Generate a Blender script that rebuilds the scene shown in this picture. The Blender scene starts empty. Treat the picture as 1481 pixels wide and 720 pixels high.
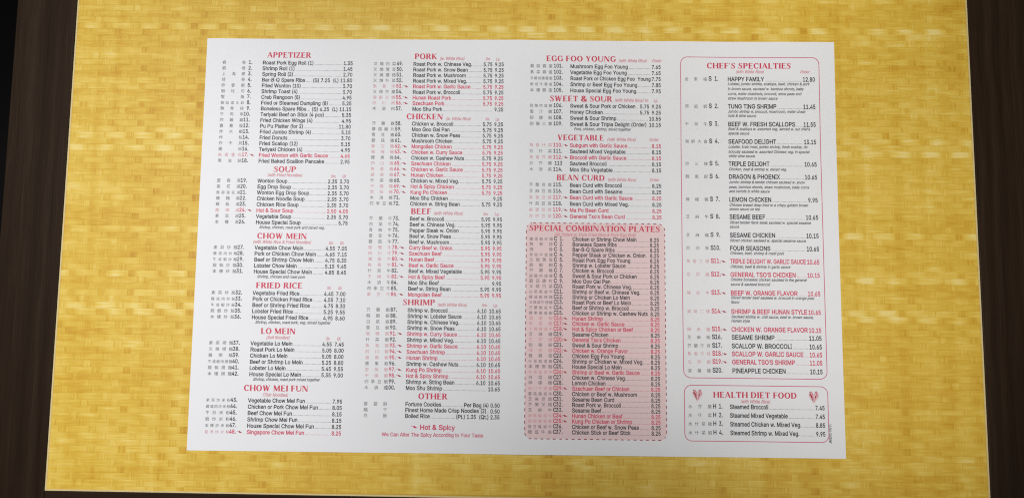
import bpy, math, random
from mathutils import Vector
from mathutils.geometry import delaunay_2d_cdt

random.seed(7)
scene = bpy.context.scene
COLL = scene.collection

# ------------------------------------------------------------------ camera
cam_data = bpy.data.cameras.new('camera')
cam = bpy.data.objects.new('camera', cam_data)
COLL.objects.link(cam)
cam.location = (0.0006, -0.0569, 0.5282)
cam.rotation_euler = (0.0988, 0.0063, 0.0109)
cam_data.sensor_fit = 'HORIZONTAL'
cam_data.angle = math.radians(66)
cam_data.clip_start = 0.01
cam_data.clip_end = 50
scene.camera = cam

# ------------------------------------------------------------------ light
world = bpy.data.worlds.new('World')
scene.world = world
world.use_nodes = True
bgn = world.node_tree.nodes['Background']
bgn.inputs[0].default_value = (1.0, 0.97, 0.93, 1)
bgn.inputs[1].default_value = 0.10

def spot(name, loc, target, energy, angle, blend, size, col=(1, 1, 1)):
    l = bpy.data.lights.new(name, 'SPOT')
    l.energy = energy; l.spot_size = math.radians(angle); l.spot_blend = blend
    l.shadow_soft_size = size; l.color = col
    o = bpy.data.objects.new(name, l); COLL.objects.link(o)
    o.location = loc
    o.rotation_euler = (Vector(target) - Vector(loc)).to_track_quat('-Z', 'Y').to_euler()
    return o

K = 41.5
for x, y, power, ang, tone, ox, oy in ((0.30, 0.0, 0.60, 25, 1, -.30, -.20), (-0.40, 0.0, 1.51, 45, 0, 0, .25), (0.10, 0.40, 0.98, 30, 1, -.15, -.30),
                                       (0.20, 0.10, 0.52, 30, 1, -.25, -.20), (0.0, -0.20, 0.35, 45, 0, 0, .35)):
    spot('fitted_spot', (x + ox, y + oy, 1.3), (x, y, 0), K * power, ang, 1.0, 0.05, (1.0, 0.985, 0.965) if tone else (0.98, 0.985, 1.0))  # added spots fitted to surface brightness; weak overlap near the bottom imitates a person's shadow

scene.cycles.use_denoising = False
scene.cycles.filter_width = 1.15
scene.view_settings.view_transform = 'Standard'
scene.view_settings.look = 'None'
scene.view_settings.exposure = 0
scene.view_settings.gamma = 1

# ------------------------------------------------------------------ helpers
def tag(o, label=None, cat=None, group=None, kind=None):
    if label: o['label'] = label
    if cat: o['category'] = cat
    if group: o['group'] = group
    if kind: o['kind'] = kind
    return o

def mesh_obj(name, verts, faces, mats, parent=None, idx=None, smooth=False):
    me = bpy.data.meshes.new(name)
    me.from_pydata(verts, [], faces)
    for m in (mats if isinstance(mats, (list, tuple)) else [mats]):
        me.materials.append(m)
    if idx: me.polygons.foreach_set('material_index', idx)
    if smooth: me.polygons.foreach_set('use_smooth', [True] * len(me.polygons))
    me.update()
    o = bpy.data.objects.new(name, me); COLL.objects.link(o)
    if parent: o.parent = parent
    return o

def empty(name, loc):
    o = bpy.data.objects.new(name, None); COLL.objects.link(o); o.location = loc
    return o

class NT:
    """small node-building helper"""
    def __init__(self, name):
        self.m = bpy.data.materials.new(name); self.m.use_nodes = True
        self.t = self.m.node_tree; self.b = self.t.nodes['Principled BSDF']
    def n(self, typ, **kw):
        x = self.t.nodes.new(typ)
        for k, v in kw.items(): setattr(x, k, v)
        return x
    def put(self, sock, v):
        if isinstance(v, bpy.types.NodeSocket): self.t.links.new(v, sock)
        else: sock.default_value = v
    def math(self, op, a, b=0.0, c=0.0):
        x = self.n('ShaderNodeMath', operation=op)
        self.put(x.inputs[0], a); self.put(x.inputs[1], b)
        if op in ('MULTIPLY_ADD', 'FLOORED_MODULO'): self.put(x.inputs[2], c)
        return x.outputs[0]
    def comb(self, x, y, z=0.0):
        c = self.n('ShaderNodeCombineXYZ')
        for i, v in enumerate((x, y, z)): self.put(c.inputs[i], v)
        return c.outputs[0]
    def white(self, vec):
        w = self.n('ShaderNodeTexWhiteNoise', noise_dimensions='3D'); self.put(w.inputs['Vector'], vec)
        return w.outputs['Value']
    def noise(self, vec, scale, detail=2, rough=.5):
        w = self.n('ShaderNodeTexNoise'); self.put(w.inputs['Vector'], vec)
        w.inputs['Scale'].default_value = scale; w.inputs['Detail'].default_value = detail
        w.inputs['Roughness'].default_value = rough
        return w.outputs['Fac']
    def ramp(self, fac, stops):
        r = self.n('ShaderNodeValToRGB'); self.put(r.inputs[0], fac)
        e = r.color_ramp.elements
        while len(e) < len(stops): e.new(0.5)
        for el, (p, c) in zip(e, stops): el.position = p; el.color = (*c, 1)
        return r.outputs[0]
    def mix(self, f, a, b):
        x = self.n('ShaderNodeMix', data_type='FLOAT'); self.put(x.inputs[0], f); self.put(x.inputs[2], a); self.put(x.inputs[3], b)
        return x.outputs[0]
    def bump(self, h, strength, dist):
        b = self.n('ShaderNodeBump'); self.put(b.inputs['Height'], h)
        b.inputs['Strength'].default_value = strength; b.inputs['Distance'].default_value = dist
        self.t.links.new(b.outputs[0], self.b.inputs['Normal'])
    def pos(self):
        g = self.n('ShaderNodeNewGeometry'); s = self.n('ShaderNodeSeparateXYZ')
        self.t.links.new(g.outputs['Position'], s.inputs[0])
        return s.outputs[0], s.outputs[1], s.outputs[2]

# ------------------------------------------------------------------ woven bamboo layout (metres)
CP, RP, CROSS = 0.0067, 0.0043, 0.0044      # column pitch, row pitch, width of a crossing strand
XL, XR, YB, YT = -0.3080, 0.3096, -0.1674, 0.235

def weave_material():
    k = NT('woven_bamboo'); x, y, z = k.pos()
    row = k.math('FLOOR', k.math('DIVIDE', y, RP))
    rm = k.math('SUBTRACT', row, k.math('MULTIPLY', k.math('FLOOR', k.math('DIVIDE', k.math('ADD', row, .01), 3.0)), 3.0))
    t = k.math('DIVIDE', k.math('ADD', k.math('DIVIDE', x, CP), rm), 3.0)
    cell = k.math('FLOOR', t); fr = k.math('SUBTRACT', t, cell)
    is_cross = k.math('LESS_THAN', fr, CROSS / (3 * CP) + 0.006)
    colid = k.math('FLOOR', k.math('ADD', k.math('DIVIDE', x, CP), 0.02))
    h_row = k.white(k.comb(row, 3.7, 1.0)); h_cell = k.white(k.comb(cell, row, 5.0))
    h_col = k.white(k.comb(colid, 9.1, 2.0)); h_cc = k.white(k.comb(colid, row, 8.0))
    # fibre grain that runs along each strand
    gw = k.noise(k.comb(k.math('MULTIPLY', x, 60.0), k.math('MULTIPLY', y, 900.0), k.math('MULTIPLY', cell, 3.1)), 1.0, 3)
    gc = k.noise(k.comb(k.math('MULTIPLY', x, 900.0), k.math('MULTIPLY', y, 60.0), row), 1.0, 2)
    # a few rows carry pale strands whose middle is the palest
    e = k.math('SUBTRACT', k.math('MULTIPLY', fr, 2.561), 1.561)
    arch = k.math('MAXIMUM', k.math('SUBTRACT', 1.0, k.math('POWER', k.math('ABSOLUTE', e), 2.5)), 0.0)
    pale = k.math('MULTIPLY', k.math('MULTIPLY', k.math('GREATER_THAN', h_row, 0.90), k.math('POWER', arch, 1.6)), 0.22)
    band = k.noise(k.comb(k.math('MULTIPLY', x, 95.0), k.math('MULTIPLY', y, 3.0), 12.0), 1.0, 2)
    rowband = k.noise(k.comb(k.math('MULTIPLY', x, 5.0), k.math('MULTIPLY', y, 120.0), 15.0), 1.0, 1)
    big = k.noise(k.comb(k.math('MULTIPLY', x, 14.0), k.math('MULTIPLY', y, 45.0), 4.0), 1.0, 3)
    mid = k.noise(k.comb(k.math('MULTIPLY', x, 70.0), k.math('MULTIPLY', y, 330.0), 7.0), 1.0, 2)
    cen = k.math('MULTIPLY', k.math('MULTIPLY', k.math('SUBTRACT', h_cell, 0.45), 0.18), arch)
    vw = k.math('ADD', k.math('ADD', cen, pale), k.math('MULTIPLY', k.math('SUBTRACT', h_row, 0.5), 0.14))
    vw = k.math('ADD', k.math('ADD', vw, k.math('MULTIPLY', arch, 0.07)), k.math('MULTIPLY', k.math('SUBTRACT', k.mix(k.math('MULTIPLY', k.math('SUBTRACT', 1.0, arch), 0.8), gw, gc), 0.5), 0.85))
    # some columns of cross strands are dark and orange, others pale; fine vertical fibres between them
    vc = k.math('ADD', k.math('MULTIPLY', k.math('SUBTRACT', h_col, 0.5), 0.18), k.math('MULTIPLY', k.math('SUBTRACT', h_cc, 0.5), 0.16))
    vc = k.math('ADD', k.math('ADD', vc, k.math('MULTIPLY', k.math('LESS_THAN', h_col, 0.11), -0.10)), k.math('MULTIPLY', k.math('SUBTRACT', gc, 0.5), 0.85))
    v = k.math('ADD', k.mix(is_cross, vw, vc), k.math('MULTIPLY', k.math('SUBTRACT', big, 0.5), 0.55))
    v = k.math('ADD', k.math('ADD', v, k.math('MULTIPLY', k.math('SUBTRACT', mid, 0.5), 0.50)), 0.47)
    v = k.math('ADD', v, k.math('MULTIPLY', k.math('SUBTRACT', band, 0.5), 0.62))
    v = k.math('ADD', v, k.math('MULTIPLY', k.math('SUBTRACT', rowband, 0.5), 0.34))
    c = k.ramp(v, [(0.0, (0.52, 0.26, 0.014)), (0.25, (0.62, 0.362, 0.030)), (0.5, (0.690, 0.450, 0.052)), (0.75, (0.76, 0.54, 0.10)), (1.0, (0.82, 0.65, 0.22))])
    k.t.links.new(c, k.b.inputs['Base Color'])
    k.b.inputs['Roughness'].default_value = 0.5
    k.b.inputs['Specular IOR Level'].default_value = 0.3
    k.bump(k.mix(is_cross, gw, gc), 0.10, 0.0001)
    return k.m

def plain(name, col, rough=.6, spec=.3, mott=0.0, mscale=120):
    k = NT(name)
    if mott:
        x, y, z = k.pos(); f = k.noise(k.comb(x, y, z), mscale, 4)
        c = k.ramp(f, [(0.25, tuple(v * (1 - mott) for v in col)), (0.75, tuple(min(1, v * (1 + mott)) for v in col))])
        k.t.links.new(c, k.b.inputs['Base Color'])
        k.bump(f, 0.08, 0.0003)
    else:
        k.b.inputs['Base Color'].default_value = (*col, 1)
    k.b.inputs['Roughness'].default_value = rough; k.b.inputs['Specular IOR Level'].default_value = spec
    return k.m

def wood_material(name, along_x=False):
    k = NT(name); x, y, z = k.pos()
    if along_x: x, y = y, x
    wob = k.noise(k.comb(x, k.math('MULTIPLY', y, 2.0), 0.0), 6.0, 2)
    xs = k.math('ADD', x, k.math('MULTIPLY', wob, 0.006))
    broad = k.noise(k.comb(k.math('MULTIPLY', xs, 110.0), k.math('MULTIPLY', y, 1.6), 0.0), 1.0, 3, .55)
    fine = k.noise(k.comb(k.math('MULTIPLY', xs, 1300.0), k.math('MULTIPLY', y, 26.0), 2.0), 1.0, 3, .6)
    f = k.math('ADD', k.math('MULTIPLY', broad, 0.62), k.math('MULTIPLY', fine, 0.38))
    c = k.ramp(f, [(0.30, (0.012, 0.0060, 0.0030)), (0.50, (0.023, 0.0130, 0.0070)), (0.70, (0.042, 0.0255, 0.0145))])
    k.t.links.new(c, k.b.inputs['Base Color'])
    k.b.inputs['Roughness'].default_value = 0.5; k.b.inputs['Specular IOR Level'].default_value = 0.06
    k.bump(fine, 0.25, 0.0003)
    return k.m

M_WEAVE = weave_material()
M_BACK = plain('joint_resin', (0.54, 0.34, 0.04), .6)
M_TRIM = plain('pale_edge', (0.66, 0.52, 0.24), .5, .3, .08, 400)
M_WOOD = wood_material('dark_walnut')
M_WOODX = wood_material('dark_walnut_rail', True)
M_FLOOR = plain('floor_tile', (0.010, 0.008, 0.008), .7, .2, .3, 6)
M_PAPER = plain('coated_paper', (0.80, 0.80, 0.805), .55, .25, .012, 60)
M_BLACK = plain('black_ink', (0.022, 0.022, 0.026), .5)
M_GREY = plain('thin_black_ink', (0.10, 0.10, 0.10), .5)
M_NOTE = plain('fine_print_ink', (0.10, 0.10, 0.11), .5)
M_RED = plain('red_ink', (0.62, 0.042, 0.105), .5)
M_HEAD = plain('heading_red_ink', (0.60, 0.036, 0.085), .5)
M_PINK = plain('light_red_ink', (0.64, 0.27, 0.30), .5)
M_CHILI = plain('dark_red_ink', (0.36, 0.015, 0.04), .5)
M_TINT = plain('pink_tint', (0.795, 0.605, 0.595), .55, .25, .012, 60)
M_LINE = plain('rose_line_ink', (0.58, 0.09, 0.17), .5)
M_DASH = plain('maroon_line_ink', (0.33, 0.03, 0.055), .5)

# ------------------------------------------------------------------ floor and table
floor = mesh_obj('floor', [(-4, -4, -0.75), (4, -4, -0.75), (4, 4, -0.75), (-4, 4, -0.75)], [(0, 1, 2, 3)], M_FLOOR)
tag(floor, kind='structure')

table = empty('dining_table', (0.03, 0.10, -0.75))
tag(table, 'dining table with a yellow woven bamboo top framed by dark brown wood rails', 'table')
TL = Vector(table.location)

def loc(vs): return [tuple(Vector(v) - TL) for v in vs]

def bevel_board(name, x0, x1, y0, y1, ztop, zbot, bev, mat, slope=0.0):
    """a board with eased top edges; slope lifts its y with x"""
    def p(x, y, z): return (x, y + slope * x, z)
    vs = []
    for (ins, z) in ((0, zbot), (0, ztop - bev), (bev * .3, ztop - bev * .3), (bev, ztop)):
        vs += [p(x0 + ins, y0 + ins, z), p(x1 - ins, y0 + ins, z), p(x1 - ins, y1 - ins, z), p(x0 + ins, y1 - ins, z)]
    fs = [(3, 2, 1, 0)]
    for L in range(3):
        for i in range(4):
            a = L * 4 + i; b = L * 4 + (i + 1) % 4
            fs.append((a, b, b + 4, a + 4))
    fs.append((12, 13, 14, 15))
    return mesh_obj(name, loc(vs), fs, mat, table)

RT = 0.0009   # rails stand a hair above the bamboo
bevel_board('side_rail', -0.3495, XL, -0.215, 0.420, RT, -0.028, 0.0006, M_WOOD)
bevel_board('side_rail', XR, 0.3960, -0.215, 0.420, RT, -0.028, 0.0006, M_WOOD)
SL = -0.0052
bevel_board('end_rail', XL + 0.0002, XR - 0.0002, -0.215, YB - 0.0008, RT - 0.0001, -0.028, 0.0006, M_WOODX, SL)
bevel_board('end_rail', XL + 0.0002, XR - 0.0002, 0.375, 0.420, RT - 0.0001, -0.028, 0.0006, M_WOODX)
# carcass under the top and four legs
bevel_board('underframe', -0.335, 0.382, -0.200, 0.405, -0.029, -0.075, 0.001, M_WOOD)
for lx in (-0.325, 0.332):
    for ly in (-0.19, 0.355):
        bevel_board('leg', lx, lx + 0.04, ly, ly + 0.04, -0.076, -0.75, 0.001, M_WOOD)

YT = 0.375
panel = mesh_obj('woven_panel', loc([(XL, YB - 0.006, -0.00012), (XR, YB - 0.006, -0.00012), (XR, YT, -0.00012), (XL, YT, -0.00012),
                                     (XL, YB - 0.006, -0.02), (XR, YB - 0.006, -0.02), (XR, YT, -0.02), (XL, YT, -0.02)]),
                 [(0, 1, 2, 3), (7, 6, 5, 4), (0, 4, 5, 1), (1, 5, 6, 2), (2, 6, 7, 3), (3, 7, 4, 0)], M_BACK, table)
# thin pale edge band round the bamboo
ew = 0.0011
def trim(pts):
    n = len(pts)
    vs = [(x, y, 0.00006) for x, y in pts] + [(x, y, -0.0004) for x, y in pts]
    mesh_obj('edge_band', loc(vs), [tuple(range(n))] + [(i, i + n, (i + 1) % n + n, (i + 1) % n) for i in range(n)], M_TRIM, table)
yb0 = YB - 0.0008 + SL * XL; yb1 = YB - 0.0008 + SL * XR
trim([(XL, yb0), (XL + ew, yb0 + ew), (XL + ew, YT), (XL, YT)][::1])
trim([(XR, yb1), (XR, YT), (XR - ew, YT), (XR - ew, yb1 + ew)])
trim([(XL, yb0), (XR, yb1), (XR - ew, yb1 + ew), (XL + ew, yb0 + ew)])

# strands
GAP = 0.00003
def strand_shape(x0, x1, y0, y1, along_x):
    """a shallow pillow: 4 base corners and a raised face"""
    bx, by = (0.0007, 0.0008) if along_x else (0.0005, 0.0005)
    zt = 0.0 if along_x else -0.00001
    vs = [(x0, y0, -0.00014), (x1, y0, -0.00014), (x1, y1, -0.00014), (x0, y1, -0.00014),
          (x0 + .00004, y0 + .00004, zt - .00004), (x1 - .00004, y0 + .00004, zt - .00004), (x1 - .00004, y1 - .00004, zt - .00004), (x0 + .00004, y1 - .00004, zt - .00004),
          (x0 + bx, y0 + by, zt), (x1 - bx, y0 + by, zt), (x1 - bx, y1 - by, zt), (x0 + bx, y1 - by, zt)]
    fs = []
    for L in (0, 4):
        for i in range(4):
            fs.append((L + i, L + (i + 1) % 4, L + (i + 1) % 4 + 4, L + i + 4))
    fs.append((8, 9, 10, 11))
    return vs, fs

def place_strands():
    shared = {}
    joined = {True: ([], []), False: ([], [])}
    count = {True: 0, False: 0}
    r0, r1 = math.floor((YB - 0.003) / RP), math.ceil(YT / RP)
    xlo, xhi = XL + ew, XR - ew
    for r in range(r0, r1):
        rm = r % 3
        y0, y1 = r * RP + GAP / 2, (r + 1) * RP - GAP / 2
        if y1 > YT: break
        k0 = math.floor((XL / CP + rm) / 3) - 1
        for kk in range(k0, k0 + 36):
            xc = CP * (3 * kk - rm)
            for along, a, b in ((False, xc + GAP / 2, xc + CROSS - GAP / 2), (True, xc + CROSS + GAP / 2, xc + 3 * CP - GAP / 2)):
                full = a >= xlo and b <= xhi and y0 > YB + 0.0025
                ya = y0
                if y0 <= YB + 0.0025:
                    ya = max(y0, YB + 0.0013)
                    if y1 - ya < 0.0009: continue
                if b <= xlo + .0009 or a >= xhi - .0009: continue
                a2, b2 = max(a, xlo), min(b, xhi)
                hidden = -0.212 < (a2 + b2) / 2 < 0.212 and y0 > -0.136
                if full and not hidden and count[along] < 300:
                    count[along] += 1
                    cx_, cy_ = (a + b) / 2, (y0 + y1) / 2
                    if along not in shared:
                        vs, fs = strand_shape(a - cx_, b - cx_, y0 - cy_, y1 - cy_, along)
                        me = bpy.data.meshes.new('bamboo_strand' if along else 'cross_strand')
                        me.from_pydata(vs, [], fs); me.materials.append(M_WEAVE); shared[along] = me
                    o = bpy.data.objects.new('bamboo_strand' if along else 'cross_strand', shared[along])
                    COLL.objects.link(o); o.parent = panel; o.location = Vector((cx_, cy_, 0)) - TL
                else:
                    V, F = joined[along]; n = len(V)
                    vs, fs = strand_shape(a2, b2, ya, y1, along)
                    V += loc(vs); F += [tuple(i + n for i in f) for f in fs]
    for along, nm in ((True, 'bamboo_strand'), (False, 'cross_strand')):
        V, F = joined[along]
        tag(mesh_obj(nm, V, F, M_WEAVE, panel), kind='stuff')
place_strands()

# ------------------------------------------------------------------ the menu sheet
PW, PH, PT = 0.4318, 0.2794, 0.00012
def sstep(a, b, v):
    t = max(0.0, min(1.0, (v - a) / (b - a))); return t * t * (3 - 2 * t)
def paper_z(x, y):
    """height of the printed face: three soft fold lines and a slightly lifted lower right side"""
    z = 0.00030
    z += 0.0011 * math.exp(-abs(x) / 0.022) * (0.7 + 0.3 * math.cos(y * 9))
    z += 0.0006 * math.exp(-abs(x + PW / 4) / 0.014)
    z += 0.0006 * math.exp(-abs(x - PW / 4) / 0.014)
    z += 0.0014 * sstep(-0.02, -0.1397, y) * sstep(-0.05, 0.06, x) * (1 - 0.6 * sstep(0.10, 0.2159, x))
    z += 0.0013 * sstep(0.06, 0.1397, y) * sstep(-0.16, 0.02, x)
    z += 0.0012 * sstep(0.13, 0.2159, x)
    return z

menu = empty('paper_menu', (0, 0, 0))
tag(menu, 'white takeout menu sheet with red and black print lying flat on the yellow bamboo table', 'menu')

def make_sheet():
    NX, NY = 144, 84
    V = []; F = []
    for side in (0, 1):
        for j in range(NY + 1):
            for i in range(NX + 1):
                x = -PW / 2 + PW * i / NX; y = -PH / 2 + PH * j / NY
                V.append((x, y, paper_z(x, y) - side * PT))
    N = (NX + 1) * (NY + 1); w = NX + 1
    for j in range(NY):
        for i in range(NX):
            a = j * w + i
            F.append((a, a + 1, a + w + 1, a + w)); F.append((N + a, N + a + w, N + a + w + 1, N + a + 1))
    V += V[:]
    M2 = 2 * N
    side0 = len(F)
    for i in range(NX):
        F.append((i + 1, i, N + i, N + i + 1)); a = NY * w + i; F.append((a, a + 1, N + a + 1, N + a))
    for j in range(NY):
        a = j * w; F.append((a, a + w, N + a + w, N + a)); a = j * w + NX; F.append((a + w, a, N + a, N + a + w))
    F[side0:] = [tuple(i + M2 for i in f) for f in F[side0:]]
    return mesh_obj('paper_sheet', V, F, M_PAPER, menu, smooth=False)
sheet = make_sheet()
for p in sheet.data.polygons: p.use_smooth = abs(p.normal.z) > 0.5

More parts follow.
